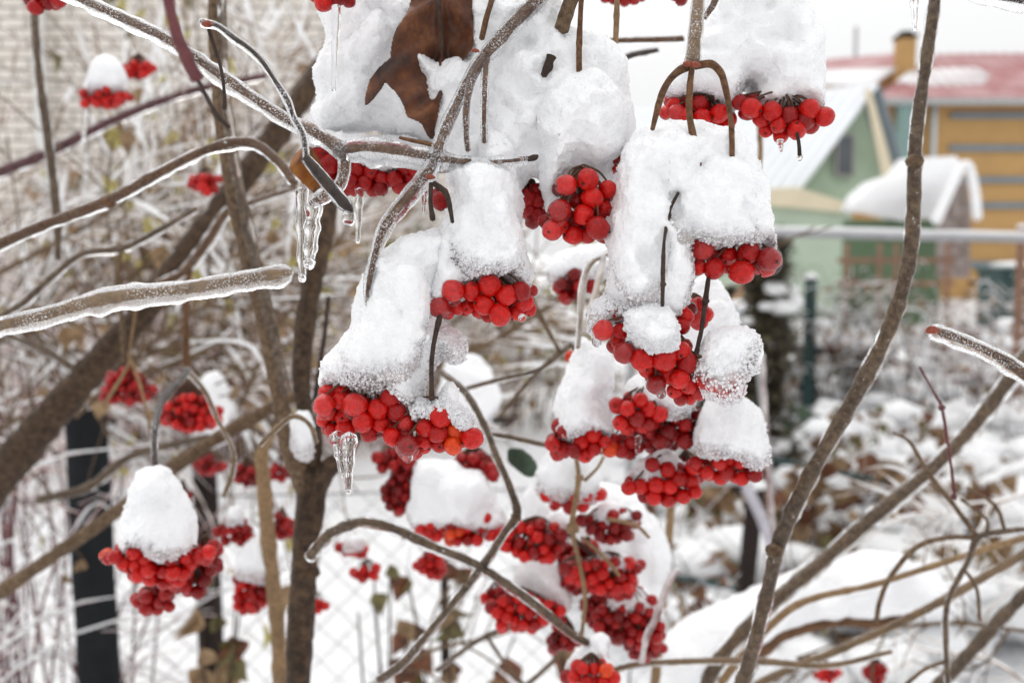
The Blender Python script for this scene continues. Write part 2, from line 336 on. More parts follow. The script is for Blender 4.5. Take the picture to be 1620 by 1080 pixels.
def snow(name, label, polys, voxel=.0007, ice=0, material=None, group=None, amp=1.0, cat='snow', extra=None, sm=2, kind=None, low=3, crumbs=0):
    mb = MB(); bots = []
    for (poly, d, T) in polys:
        if ice:
            yy = [q[1] for q in poly]; y0_, y1_ = min(yy), max(yy); poly = [(x, y + low * ((y - y0_) / (y1_ - y0_)) ** 3) for x, y in poly]
        V, f, b = inflate(poly, d, T * .001, T * .001 / d * F * (.62 if ice and d < .48 else 1.1), g=max(1.5, voxel / d * F * .8)); mb.add(V, f); bots.append((b, d))
    if extra: extra(mb)
    me = remesh(mb.mesh('tmp'), voxel); n = len(me.vertices); co = np.empty(n * 3); me.vertices.foreach_get('co', co); co = co.reshape(-1, 3)
    ed = np.empty(len(me.edges) * 2, int); me.edges.foreach_get('vertices', ed); ed = ed.reshape(-1, 2); co = relax(co, ed, sm)
    me.vertices.foreach_set('co', co.ravel()); me.update()
    nm = np.empty(n * 3); me.vertices.foreach_get('normal', nm); nm = nm.reshape(-1, 3)
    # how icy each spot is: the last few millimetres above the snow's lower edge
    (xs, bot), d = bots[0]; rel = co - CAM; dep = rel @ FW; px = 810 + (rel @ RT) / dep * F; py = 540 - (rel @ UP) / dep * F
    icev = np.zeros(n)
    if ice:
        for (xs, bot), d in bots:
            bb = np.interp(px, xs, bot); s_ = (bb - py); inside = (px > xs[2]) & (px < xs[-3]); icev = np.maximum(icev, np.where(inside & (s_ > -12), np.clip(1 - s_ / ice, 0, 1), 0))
    s1 = np.clip(d / .42, 1, 3)
    a1 = vnoise(co * 75 / s1 + 11); a2 = vnoise(co * 210 / s1 + 5); a3 = vnoise(co * 520 / s1); a4 = vnoise(co * 1150 + 2)
    dis = amp * (a1 * .0017 * s1 + a2 * .0007 * s1 + a3 * .00050 * (1 + 1.2 * icev) + a4 * .00032 * (1 + 1.8 * icev))
    co = co + nm * dis[:, None]; org = co.mean(0); org[2] = co[:, 2].min(); co = co - org
    me.vertices.foreach_set('co', co.ravel()); at = me.attributes.new('ice', 'FLOAT', 'POINT'); at.data.foreach_set('value', icev)
    if crumbs:
        rr = np.random.RandomState(n % 9973); wt_ = .02 + icev ** 1 + .5 * (icev > .05); wt_ *= (nm @ FW < .25); pick = rr.choice(n, min(int((wt_ > 0).sum() * .5), crumbs), replace=False, p=wt_ / wt_.sum()); g_ = MB()
        for k in pick: g_.ball(co[k] + nm[k] * .0001, rr.uniform(.00022, .0007), 3, tuple(rr.uniform(.6, 1.4, 3)), rough=.4)
        sp = g_.mesh('ice_grains', smooth=False)
    me.polygons.foreach_set('use_smooth', [True] * len(me.polygons)); me.update(); me.materials.clear(); me.materials.append(material or M_snow); me.name = name
    o = bpy.data.objects.new(name, me); C.objects.link(o); o.location = org
    if crumbs: sp.materials.append(M_grain); q = bpy.data.objects.new('ice_grains', sp); C.objects.link(q); q.parent = o; q['kind'] = 'stuff'
    return tag(o, label, cat, group, kind)

# ------------------------------------------------------------------ berries
def berry_mesh(m, dr=1.0):
    mb = MB(); mb.ball((0, 0, 0), 1.0, 14, (1, 1, 1.06)); v = mb.v[0]
    z = v[:, 2]; v[:, 2] = np.where(z < -.95, z + (-.95 - z) * 1.1, z) ; v[:, 2] = np.where(v[:, 2] > .9, .9 + (v[:, 2] - .9) * .5, v[:, 2])
    v *= (1 + .07 * vnoise(v * 1.7 + dr * 9))[:, None]
    mb.ball((0, 0, -.98), .15, 4, (1, 1, .7), m=1); mb.ball((.08, .03, -1.06), .07, 4, (1, 1, 1), m=1)
    me = mb.mesh('berry'); me.materials.append(m); me.materials.append(M_tip); return me
BM = {k: [berry_mesh(m, s) for s in (1., 2., 3.)] for k, m in (('r', M_berry), ('d', M_berryd), ('o', M_berryo))}
def add_berry(parent, p, r, key='r', rr=rnd, iced=False, tilt=.9):
    o = bpy.data.objects.new('berry', BM[key][rr.randrange(3)]); C.objects.link(o); o.parent = parent
    o.location = Vector([float(q) for q in (np.asarray(p) - np.array(parent.location))])
    o.rotation_euler = (rr.gauss(0, tilt) - .75, rr.gauss(0, tilt), rr.uniform(0, 6.28))
    o.scale = (r, r, r * rr.uniform(.95, 1.1))
    if key == 'o': o['label'] = 'orange unripe berry'
    if iced:
        mb = MB(); p = np.asarray(p) + np.array((0, -.0003, -.0007)); mb.ball(p, r * 1.09, 14, (1, 1, 1.13), rough=.08); mb.build('ice_glaze', M_glaze, parent)
def cluster(name, label, berries, d, apex=None, fill=.5, key='r', group='viburnum berry clusters', stem_to=None, seed=0):
    rr = random.Random(seed or len(label) * 7 + int(berries[0][0])); xs = [b[0] for b in berries]; ys = [b[1] for b in berries]
    ax, ay = apex or (sum(xs) / len(xs), min(ys) - 22)
    A = P(ax, ay, d + .004); e = empty(name, A, label, 'berries', group); st = MB(); k = 0
    st.tube([P(stem_to[0], stem_to[1], stem_to[2] if len(stem_to) > 2 else d), (P(*stem_to[:2], d) + A) / 2 + np.array((0.001, 0, 0)), A], [.0009, .0008], 6) if stem_to else None
    items = []
    for b in berries:
        x, y, r = b[:3]; kk = key; iced = False; lay = 0
        for q in b[3:]:
            if q == 'i': iced = True
            elif isinstance(q, str): kk = q
            else: lay = q
        rad = 1.11 * r * d / F; items.append((P(x, y, d + (15 - r) * .0009 + lay * .004 + rr.uniform(-.001, .001)), rad, kk, iced))
    m_ = sorted(r for *_, r in [(b[0], b[2]) for b in berries])[len(berries) // 2]
    x0, x1, y0, y1 = min(xs), max(xs), min(ys), max(ys); nf = int(len(berries) * fill * 2); tries = 0
    while nf > 0 and tries < 400:
        tries += 1; b = rr.choice(berries); x = b[0] + rr.uniform(-14, 14); y = b[1] + rr.uniform(-14, 8)
        if not (x0 <= x <= x1 and y0 - 6 <= y <= y1 - 5): continue
        if min(math.hypot(x - q[0], y - q[1]) - 0 for q in berries) > m_ * 1.0: continue
        p = P(x, y, d + rr.uniform(.006, .016)); rad = m_ * .95 * d / F
        if any(np.linalg.norm(p - q[0]) < .75 * (rad + q[1]) for q in items): continue
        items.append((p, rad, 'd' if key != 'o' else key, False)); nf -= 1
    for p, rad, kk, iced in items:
        add_berry(e, p, rad, kk, rr, iced); top = p + np.array((0, 0, rad * .8)); mid = (top + A) / 2 + np.array((rr.uniform(-.002, .002), rr.uniform(-.002, .002), .001))
        st.tube([A, mid, top], [.0006, .0004], 5, 3)
    st.build('stem', M_stalk, e); return e
def autocluster(label, cx, cy, rx, ry, d, key='r', group='viburnum berry clusters', orange=0, seed=1, apex=None, dens=1.0):
    rr = random.Random(seed * 131 + cx); r = .0043 * F / d; pts = []; out = []
    n = int(dens * 2.7 * rx * ry / (r * r)) + 3
    for _ in range(n * 30):
        a = rr.uniform(0, 6.28); q = math.sqrt(rr.random()); x = cx + rx * q * math.cos(a) * (1 + .25 * math.sin(3 * a + seed)); y = cy + ry * q * math.sin(a) + .12 * abs(x - cx) * math.sin(seed)
        z = rr.uniform(-.6, .6) * min(rx, 30)
        if all((x - p[0]) ** 2 + (y - p[1]) ** 2 + (z - p[2]) ** 2 > (1.55 * r) ** 2 for p in pts): pts.append((x, y, z))
        if len(pts) >= n: break
    A = P(*(apex or (cx, cy - ry - 14)), d); e = empty('berry_cluster', A, label, 'berries', group); st = MB()
    for i, (x, y, z) in enumerate(pts):
        p = P(x, y, d + z * d / F); kk = 'o' if rr.random() < orange else key; add_berry(e, p, .0043 * rr.uniform(.85, 1.1), kk, rr)
        st.tube([A, (A + p) / 2 + np.array((0, 0, .002)), p], [.0007, .0005], 4, 2)
    st.build('stem', M_stalk, e); return e

# ------------------------------------------------------------------ branches
def branch(name, label, pts, m=None, ice=0, seg=12, res=8, cat='branch', group=None, icem=None, buds=(), sides=(), sm=None, rough=.10, drop=0, nodes=()):
    """pts rows: x, y, distance, radius in photo pixels"""
    m = m or M_bark; w3 = [P(x, y, d) for x, y, d, r in pts]; far = icem is M_icef; k_ = 1 - (.30 if far else .42) * min(ice, 1); rad = [r * k_ * (.80 if pts[0][2] > .48 else 1) * d / F for x, y, d, r in pts]
    mb = MB(); mb.tube(w3, rad, seg, max(res, 14), rough=rough, rs=350, lump=.12, ls=70, node=.034 + .02 * (pts[0][0] % 3) * .5)
    for (x, y, d, r) in nodes: mb.ball(P(x, y, d), r * d / F, 6, (1, 1, .8), rough=.25)
    o = mb.build(name, m, origin=w3[0]); tag(o, label, cat, group)
    for sp in sides:
        s = MB(); s.tube([P(x, y, d) for x, y, d, r in sp], [r * d / F for x, y, d, r in sp], 8, 6, rough=.12, rs=400); s.build('side_twig', sm or m, o)
    for (x, y, d, r) in buds:
        s = MB(); s.ball(P(x, y, d), r * d / F, 8, (1.25, .8, .8), rough=.2); s.ball(P(x + r * .9, y + 1, d), r * .6 * d / F, 8, (1.2, .7, .7), rough=.2); s.build('bud', M_bud, o)
    if ice:
        s = MB(); w4 = crom(np.hstack([np.array(w3), np.array(rad)[:, None]]), 3); off = np.array([(0, 0, -.10)])
        s.tube(w4[:, :3] + off * w4[:, 3:] * ice, w4[:, 3] / k_ * (1 + (.30 if far else .42) * ice) + .0003, 18, 6, rough=.10, rs=260, sag=.22 * ice, lump=.20, ls=150)
        s.build('ice_coating', icem or M_ice, o)
    return o
M_bud = simple('red_bud', (.30, .07, .035), .5, .5, 600, .4, .0004)
def icicle(label, x, y, d, length, r, group='icicles', lean=0, m=None, r1=.35):
    mb = MB(); n = 9; pts = []; rad = []
    for k in range(n):
        t = k / (n - 1); pts.append(P(x + lean * t, y + length * t, d)); rad.append(r * d / F * (1 + (r1 - 1) * t) * (1 + .12 * math.sin(k * 2.3 + x)))
    rad[-1] *= 1.15; rad[-1] *= .9
    mb.tube(pts, rad, 16, 6, rough=.06, rs=300, lump=.12, ls=200); mb.ball(pts[-1], rad[-1] * 1.02, 8)
    o = mb.build('icicle', m or M_clear, origin=pts[0]); return tag(o, label, 'icicle', group)

exec_order = []
# ------------------------------------------------------------------ the setting: snowy ground
def ground():
    mb = MB(); ys = np.concatenate([np.linspace(-6, 16, 110), np.linspace(17, 60, 40), [90, 160, 300, 700]]); xs = np.concatenate([[-500, -200, -80, -40], np.linspace(-14, 16, 120), [30, 60, 120, 300, 600]])
    X, Y = np.meshgrid(xs, ys); q = np.stack([X, Y, X * 0], -1)
    Z = .05 * vnoise(q * .9) + .03 * vnoise(q * 2.7 + 3) - .04
    Z = np.where(Y > 18, Z - .0, Z); ny, nx = X.shape
    mb.add(np.stack([X, Y, Z], -1).reshape(-1, 3), [(j * nx + i, j * nx + i + 1, (j + 1) * nx + i + 1, (j + 1) * nx + i) for j in range(ny - 1) for i in range(nx - 1)])
    o = mb.build('ground', M_snowg, origin=(0, 0, 0)); tag(o, kind='structure')
ground()

# ------------------------------------------------------------------ far buildings
def brick_mat():
    m, t, o = mat('cream_brick'); b = pbsdf(t, Roughness=.85); br = t.nodes.new('ShaderNodeTexBrick')
    tc = t.nodes.new('ShaderNodeTexCoord'); mp = t.nodes.new('ShaderNodeMapping'); mp.inputs['Rotation'].default_value = (R(90), 0, 0)
    t.links.new(tc.outputs['Object'], mp.inputs['Vector']); t.links.new(mp.outputs[0], br.inputs['Vector'])
    br.inputs['Color1'].default_value = (.82, .77, .71, 1); br.inputs['Color2'].default_value = (.75, .70, .64, 1); br.inputs['Mortar'].default_value = (.36, .32, .28, 1)
    br.inputs['Scale'].default_value = 1; br.inputs['Brick Width'].default_value = .25; br.inputs['Row Height'].default_value = .09; br.inputs['Mortar Size'].default_value = .014
    t.links.new(br.outputs['Color'], b.inputs['Base Color']); t.links.new(bump(t, br.outputs['Fac'], .4, .006), b.inputs['Normal']); t.links.new(b.outputs[0], o.inputs['Surface']); return m
b0 = PZ(-60, 8.2, 0); e = empty('brick_house', (-5.2, 8.6, 0), 'cream white brick house wall behind the tangled bushes', 'house')
mb = MB(); mb.box((-3.7, 12.6, 2.6), (7.6, 7, 5.2)); o = mb.build('wall', brick_mat(), e, smooth=False)
mb = MB(); mb.prism([(-7.8, 8.8, 5.2), (.35, 8.8, 5.2), (.35, 16.4, 5.2), (-7.8, 16.4, 5.2)], (0, 0, .25)); mb.build('roof', M_snowg, e, smooth=False)
mb = MB(); x = (75 - 810) / F * 8.95; mb.tube([(x, 8.98, .3), (x, 8.98, 5.1)], .055, 12, 2)
for z in (1.4, 2.9, 4.4): mb.tube([(x, 8.98, z), (x, 8.98, z + .05)], .068, 12, 2)
mb.build('downpipe', simple('white_paint', (.78, .78, .76), .4, .06, 4, .1), e)

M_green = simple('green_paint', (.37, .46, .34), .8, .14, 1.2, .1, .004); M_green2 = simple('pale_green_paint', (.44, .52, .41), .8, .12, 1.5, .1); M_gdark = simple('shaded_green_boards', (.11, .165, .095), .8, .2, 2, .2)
M_beige = simple('beige_boards', (.68, .60, .44), .8, .1, 2, .1); M_glass = simple('window_glass', (.10, .11, .12), .15, .2, 2, 0)
M_ochre = simple('ochre_siding', (.48, .29, .115), .75, .12, 1.2, .1); M_slate = simple('slate_blue_band', (.20, .24, .27), .7, .15, 2, .1)
M_red = simple('red_roof_sheet', (.30, .085, .085), .5, .25, .9, .2, .004, (.48, .30, .30)); M_metalw = simple('snowed_metal_sheet', (.84, .86, .89), .6, .06, 1.5, .3, .01)
M_teal = simple('teal_paint', (.02, .055, .055), .5, .2, 5, .1); M_lteal = simple('pale_teal_paint', (.22, .33, .31), .5, .2, 5, .1); M_orange = simple('rust_brown_wood', (.27, .15, .10), .7, .3, 9, .2)
M_steel = simple('galvanised_pipe', (.38, .38, .39), .45, .25, 20, .2); M_dark = simple('dark_wood', (.03, .022, .02), .8, .3, 14, .4, spec=.1); M_post = simple('black_post', (.018, .02, .022), .8, .3, 18, .3, spec=.08)
M_grille = simple('grey_boards', (.35, .33, .31), .8, .3, 8, .2)

D = 25.0; e = empty('green_house', (*P(1310, 500, D)[:2], 0), 'pale green gabled house under a snowy corrugated roof', 'house')
def Q(x, y, d): return P(x, y, d)
A_ = Q(1368, 138, D); Bl = Q(1236, 316, D); Br = Q(1412, 285, D); v = np.array((-6.6, 5.2, 0))
mb = MB(); mb.prism([Q(1246, 312, D + .1), Q(1367, 152, D + .1), Q(1404, 290, D + .1), Q(1404, 330, D + .1), Q(1246, 330, D + .1)], v); mb.build('wall', M_green, e, smooth=False)
# corrugated roof: left slope and right slope, ribs running from ridge to eave
def slope(a, b, v, ribs, thick=.08, over=.35):
    mb = MB(); n = ribs * 6; L = np.linalg.norm(v); vu = v / L; a = a - vu * over; b = b - vu * over; nrm = np.cross(b - a, v); nrm /= np.linalg.norm(nrm); nrm *= np.sign(nrm[2] + 1e-9); V = []
    for k in range(n + 1):
        hgt = .07 * max(0, math.cos(2 * math.pi * k / 6)); p = vu * (L + over) * k / n
        for q in (a, b): V.append(q + p + nrm * (hgt + thick))
    for k in range(n + 1):
        p = vu * (L + over) * k / n
        for q in (a, b): V.append(q + p)
    m0 = 2 * (n + 1); f = []
    for k in range(n):
        f += [(2 * k, 2 * k + 1, 2 * k + 3, 2 * k + 2), (m0 + 2 * k, m0 + 2 * k + 2, m0 + 2 * k + 3, m0 + 2 * k + 1), (2 * k, 2 * k + 2, m0 + 2 * k + 2, m0 + 2 * k), (2 * k + 1, m0 + 2 * k + 1, m0 + 2 * k + 3, 2 * k + 3)]
    f += [(0, m0, m0 + 1, 1), (2 * n, 2 * n + 1, m0 + 2 * n + 1, m0 + 2 * n)]
    mb.add(V, f); return mb
slope(A_, Bl, v, 26).build('roof', M_metalw, e, smooth=False)
slope(A_ + np.array((0, 0, -.004)), Br, v, 26).build('roof', M_slate, e, smooth=False)
mb = MB(); mb.prism([Q(1370, 143, D - .4), Q(1377, 139, D - .4), Q(1418, 286, D - .4), Q(1398, 288, D - .4)], (0, .1, 0)); mb.build('bargeboard', M_beige, e, smooth=False)
mb = MB(); c = Q(1336, 246, D - .06); mb.box(c, (.36, .08, .95)); mb.build('window', M_glass, e, smooth=False)
mb = MB(); 
for dx, dz, sx, sz in ((-.21, 0, .05, 1.05), (.21, 0, .05, 1.05), (0, .5, .37, .05), (0, -.5, .37, .05)): mb.box(c + np.array((dx, -.03, dz)), (sx, .08, sz))
mb.build('window_frame', M_grille, e, smooth=False)
gp = Q(1345, 336, D - .9); mb = MB(); mb.prism([Q(1185, 300, D - .9), Q(1262, 296, D - .9), Q(1345, 322, D - .9), Q(1345, 337, D - .9), Q(1185, 322, D - .9)], (0, .12, 0)); mb.build('eave_board', M_beige, e, smooth=False)
p0 = Q(1100, 402, D - .7); p1 = Q(1347, 402, D - .7); mb = MB(); mb.box(((p0[0] + p1[0]) / 2, p0[1] + 2.2, 1.35), (p1[0] - p0[0], 4.3, 2.7)); mb.build('porch_wall', M_green2, e, smooth=False)

D = 34.0; e = empty('yellow_house', (*P(1560, 500, D)[:2], 0), 'ochre yellow house with slate bands and a red roof', 'house')
xl = P(1390, 300, D)[0]; zt = P(1500, 166, D)[2]; mb = MB(); mb.box((xl + 6.5, D + 4, zt / 2), (13, 8, zt)); mb.build('wall', M_ochre, e, smooth=False)
for y in (187, 237, 286, 326, 376, 418):
    mb = MB(); z = P(1500, y, D)[2]; mb.box((xl + 7.6, D - .06, z), (10.8, .1, .2)); mb.build('band', M_slate, e, smooth=False)
zr = P(1500, 84, D + 3)[2]
rp = [np.array((xl - .5, D - .6, zt)), np.array((xl + 13.5, D - .6, zt)), np.array((xl + 13.5, D + 8.6, zt)), np.array((xl - .5, D + 8.6, zt)), np.array((xl + 3.4, D + 4, zr)), np.array((xl + 13.5, D + 4, zr + .1))]
mb = MB(); mb.add(rp, [(0, 1, 5, 4), (2, 3, 4, 5), (3, 0, 4), (1, 2, 5), (0, 3, 2, 1)]); 
for k in range(34):
    t_ = (k + .5) / 34; a = rp[0] + (rp[1] - rp[0]) * t_; b_ = rp[4] + (rp[5] - rp[4]) * max(0, (t_ * 14 - 3.9) / 10.1) if t_ * 14 > 3.9 else rp[0] + (rp[4] - rp[0]) * (t_ * 14 / 3.9); mb.tube([a + np.array((0, 0, .03)), b_ + np.array((0, 0, .03))], .035, 4, 1)
mb.build('roof', M_red, e, smooth=False)
mb = MB(); mb.box((xl + 6.5, D - .65, zt - .08), (14.2, .12, .2)); mb.build('gutter', simple('grey_gutter', (.40, .42, .42), .5), e, smooth=False)
mb = MB(); c = P(1424, 170, D - .3); mb.box((c[0], D - .35, c[2] - 1.6), (.6, .5, 3.2)); mb.build('corner_column', M_lteal, e, smooth=False)
mb = MB(); c = P(1468, 200, D - .3); mb.tube([(c[0], D - .3, zt), (c[0], D - .3, 0)], .09, 8, 2); mb.build('downpipe', simple('pale_pipe', (.6, .66, .68), .5), e)
# a wing of the same house with the same red sheets, and its snow
mb = MB(); a = P(1296, 117, 36); mb.prism([P(1230, 122, 36), P(1430, 112, 36), P(1430, 83, 38.5), P(1230, 101, 38.5)], (0, .2, -.1)); mb.build('roof', M_red, e, smooth=False)
mb = MB(); mb.box(P(1335, 117, 36) + np.array((.1, .9, -2.6)), (4.4, 1.4, 5.2)); mb.build('wing_wall', M_ochre, e, smooth=False)
# chimney
e2 = MB(); c = P(1431, 104, D + 1.6); e2.box((c[0], c[1], c[2] + .05), (.58, .6, 1.75)); ch = e2.build('chimney', M_ochre, e, smooth=False)
e2 = MB(); e2.box((c[0], c[1], c[2] + .98), (.68, .7, .12)); e2.box((c[0], c[1], c[2] + 1.1), (.4, .42, .14)); e2.build('chimney_cap', M_dark, e, smooth=False)
def blobs(mb, rows):
    for (x, y, z, sx, sy, sz) in rows: mb.ball((x, y, z), 1, 10, (sx, sy, sz), rough=.12)
# snow lying on the roofs
mb = MB(); mb.prism([P(1418, 134, D + .35), P(1440, 116, D + 1.5), P(1540, 112, D + 1.75), P(1566, 122, D + 1.2), P(1556, 138, D + .2), P(1480, 143, D + .0)], (0, -.05, .12)); mb.prism([P(1300, 136, D - .3), P(1378, 137, D - .3), P(1418, 112, D + 1.3), P(1300, 117, D + 1.3)], (0, 0, .12)); mb.build('roof_snow', M_snowg, e)
e = empty('utility_pole', (*P(1342, 500, 60)[:2], 0), 'thin grey pole standing far behind the red roof', 'pole'); mb = MB(); mb.tube([(e.location[0], 60, 0), (e.location[0], 60, P(1342, 52, 60)[2])], .12, 8, 2); mb.build('pole', M_steel, e)

# porch with an arched snow roof
D = 20.0; e = empty('porch', (*P(1430, 500, D)[:2], 0), 'small green porch with an arched snow covered roof', 'porch')
arc = [(1345, 338), (1352, 305), (1375, 280), (1410, 262), (1452, 250), (1510, 246), (1528, 262), (1530, 300)]
mb = MB(); mb.prism([P(x, y, D) for x, y in [(1352, 336), (1364, 310), (1390, 288), (1428, 276), (1448, 250), (1512, 247), (1522, 258), (1508, 288), (1494, 318), (1480, 344), (1430, 350), (1388, 338)]], (0, .9, .05)); o = mb.build('porch_roof', M_snowg, e)
mb = MB(); ar = [(1480, 352), (1492, 325), (1508, 290), (1520, 268), (1532, 262), (1542, 300), (1546, 345)]; mb.tube([P(x, y, D - 1.4) for x, y in ar], .09, 8, 4); mb.build('arch_snow', M_snowg, e)
mb = MB(); mb.prism([P(x, y, D - .9) for x, y in [(1484, 420), (1486, 350), (1500, 315), (1515, 285), (1530, 285), (1536, 350), (1534, 440), (1484, 440)]], (0, .1, 0)); mb.build('lattice_end', simple('brown_lattice', (.13, .09, .075), .8, .6, 7, .3, .01, (.35, .30, .28)), e, smooth=False)
a = P(1345, 402, D); b_ = P(1500, 402, D); mb = MB(); mb.box(((a[0] + b_[0]) / 2, a[1] + .4, 1.1), (b_[0] - a[0], .2, 2.2)); mb.build('wall', M_gdark, e, smooth=False)  # wall green darkened to paint in the shadow below the porch roof
for x in (1340, 1392, 1418, 1500):
    q = P(x, 402, D - 1.6); mb = MB(); mb.box((q[0], q[1], .85), (.07, .06, 1.7)); mb.build('trellis_post', M_orange, e, smooth=False)
for y in (412, 448):
    q = P(1417, y, D - 1.56); mb = MB(); mb.box(q, (2.15, .05, .09)); mb.build('trellis_rail', M_orange, e, smooth=False)

# pipe rail across the garden, snow on top
a = P(1000, 363, 5.2); b_ = P(1760, 381, 5.0); e = empty('pipe_railing', (b_[0], b_[1], 0), 'long horizontal grey pipe rail topped with snow', 'railing')
mb = MB(); mb.tube([a, b_], .021, 12, 8); mb.build('rail', M_steel, e)
mb = MB(); mb.tube([a + np.array((0, 0, .020)), (a + b_) / 2 + np.array((0, 0, .021)), b_ + np.array((0, 0, .02))], .015, 10, 30, rough=.2, rs=9); mb.build('snow_strip', M_snowg, e)
for q in (a, b_): mb = MB(); mb.tube([(q[0], q[1], 0), (q[0], q[1], q[2] - .01)], .022, 10, 2); mb.build('post', M_steel, e)

def post(name, label, x, ytop, d, wpx, m, lean=0, cat='post', ybase=None):
    q = P(x, ytop, d); r = wpx / 2 * d / F; mb = MB(); mb.tube([(q[0] - lean, q[1], -.05), (q[0] - lean * .5, q[1], q[2] * .5), (q[0], q[1], q[2])], [r * 1.05, r, r * .95], 14, 8, rough=.05, rs=20)
    o = mb.build(name, m, origin=(q[0], q[1], 0)); tag(o, label, cat)
    s = MB(); s.ball((q[0], q[1], q[2] + r * .2), r * 1.15, 8, (1, 1, .5), rough=.15); s.build('snow_top', M_snowg, o); return o
post('fence_post', 'dark green post standing before the pale green wall', 1283, 440, 9, 20, M_teal)
post('fence_post', 'thick black fence post at lower left of the bush', 134, 640, 1.75, 66, M_post, -.02)
post('fence_post', 'thinner black fence post between the left berry clusters', 322, 700, 2.1, 40, M_dark, -.01)
post('garden_stake', 'slim dark stake crossing the wire mesh below centre', 703, 880, 1.7, 14, M_dark)
post('garden_stake', 'dark thick stake among dead vines right of centre', 1196, 770, 3.2, 30, M_dark, .06)
post('fence_post', 'rust brown post standing at the far right edge', 1617, 360, 8, 14, M_orange)

# wire mesh fence
e = empty('wire_fence', (-.9, 2.0, 0), 'grey chain link fence across the lower left garden', 'fence'); mb = MB(); pw = .078
fx0, fx1, fz0, fz1, fy = -1.75, .55, .15, .98, 2.0
def fpt(x, z, s=0): return (x, fy + .10 * (x - fx0) + s, z)
k = fx0 - 1.0
while k < fx1:
    for sg in (1, -1):
        pts = []; z = fz0
        x0_ = k if sg == 1 else k + (fz1 - fz0)
        n_ = 16; seg_ = [(x0_ + sg * (fz1 - fz0) * t / n_, fz0 + (fz1 - fz0) * t / n_) for t in range(n_ + 1)]
        seg_ = [q for q in seg_ if fx0 <= q[0] <= fx1]
        if len(seg_) > 2: mb.tube([fpt(q[0], q[1], .003 * sg * math.cos(i * math.pi)) for i, q in enumerate(seg_)], .0013, 4, 1)
    k += pw
mb.build('wire_mesh', simple('galvanised_wire', (.50, .51, .52), .5, .2, 50, 0), e)
mb = MB(); mb.tube([fpt(fx0, fz1), fpt(fx1, fz1)], .003, 6, 3); mb.build('top_wire', M_steel, e)

# garden bits on the right
def garden():
    g = [('teal_hoop', 'long teal plastic pipe lying slantwise over brown leaves', [P(1226, 728, 4.6), P(1300, 742, 4.5), P(1400, 762, 4.3)], .013, M_teal), ('teal_hoop', 'teal pipe low beside the snowy bough', [P(1050, 912, 3.6), P(1100, 918, 3.6), P(1170, 931, 3.5)], .011, M_teal),
         ('frame_leg', 'grey metal leg leaning under the slanting teal pipe', [P(1400, 765, 4.3), P(1370, 800, 4.3), P(1335, 880, 4.3)], .016, M_steel), ('frame_leg', 'pale metal leg leaning beside the dark stake', [P(1180, 770, 3.0), P(1205, 820, 3.0), P(1232, 900, 3.0)], .016, simple('pale_lilac_metal', (.5, .48, .53), .5)),
         ('garden_stick', 'thin blue grey stick rising behind right berry clusters', [P(1198, 560, 2.2), P(1206, 640, 2.2), P(1222, 780, 2.2)], .006, M_steel)]
    for nm, lb, pts, r, m in g:
        mb = MB(); mb.tube(pts, r, 8, 6, rough=.05, rs=30); o = mb.build(nm, m, origin=pts[0]); tag(o, lb, 'pipe' if 'pipe' in lb else 'stick')
    # bench
    D = 9.5; a = P(1262, 540, D); e = empty('bench', (a[0], a[1], 0), 'low garden bench buried under a straight snow layer', 'bench'); b_ = P(1376, 546, D)
    mb = MB(); mb.box(((a[0] + b_[0]) / 2, a[1], a[2] - .08), (b_[0] - a[0], .4, .06)); mb.build('seat', M_dark, e, smooth=False)
    mb = MB(); mb.ball(((a[0] + b_[0]) / 2, a[1], a[2] - .01), 1, 12, ((b_[0] - a[0]) / 2 * 1.08, .26, .07), rough=.1); mb.build('snow_layer', M_snowg, e)
    for q in (a, b_): mb = MB(); mb.box((q[0] + (.1 if q is a else -.1), q[1], (q[2] - .1) / 2), (.08, .35, q[2] - .1)); mb.build('leg', M_dark, e, smooth=False)
    # barrel
    D = 7; a = P(1172, 490, D); e = empty('water_barrel', (a[0], a[1], 0), 'blue grey barrel with a flat white snow lid', 'barrel'); mb = MB(); mb.tube([(a[0], a[1], 0), (a[0], a[1], a[2] * .5), (a[0], a[1], a[2])], [.11, .12, .11], 20, 6); mb.build('body', simple('blue_grey_plastic', (.25, .33, .40), .5), e); mb = MB(); mb.ball((a[0], a[1], a[2] + .02), 1, 10, (.15, .15, .05), rough=.06); mb.build('snow_lid', M_snowg, e)
    # green bin
    D = 16; a = P(1598, 430, D); e = empty('dark_container', (a[0], a[1], 0), 'dark green box container at right edge below the rail', 'container'); mb = MB(); mb.box((a[0] + .1, a[1], a[2] / 2), (.85, .8, a[2])); mb.box((a[0] + .1, a[1] - .05, a[2] + .03), (.95, .95, .07)); mb.build('body', simple('dark_teal_paint', (.03, .07, .065), .5), e, smooth=False); mb = MB(); mb.ball((a[0] + .1, a[1], a[2] + .1), 1, 10, (.42, .42, .07), rough=.1); mb.build('snow_top', M_snowg, e)
garden()

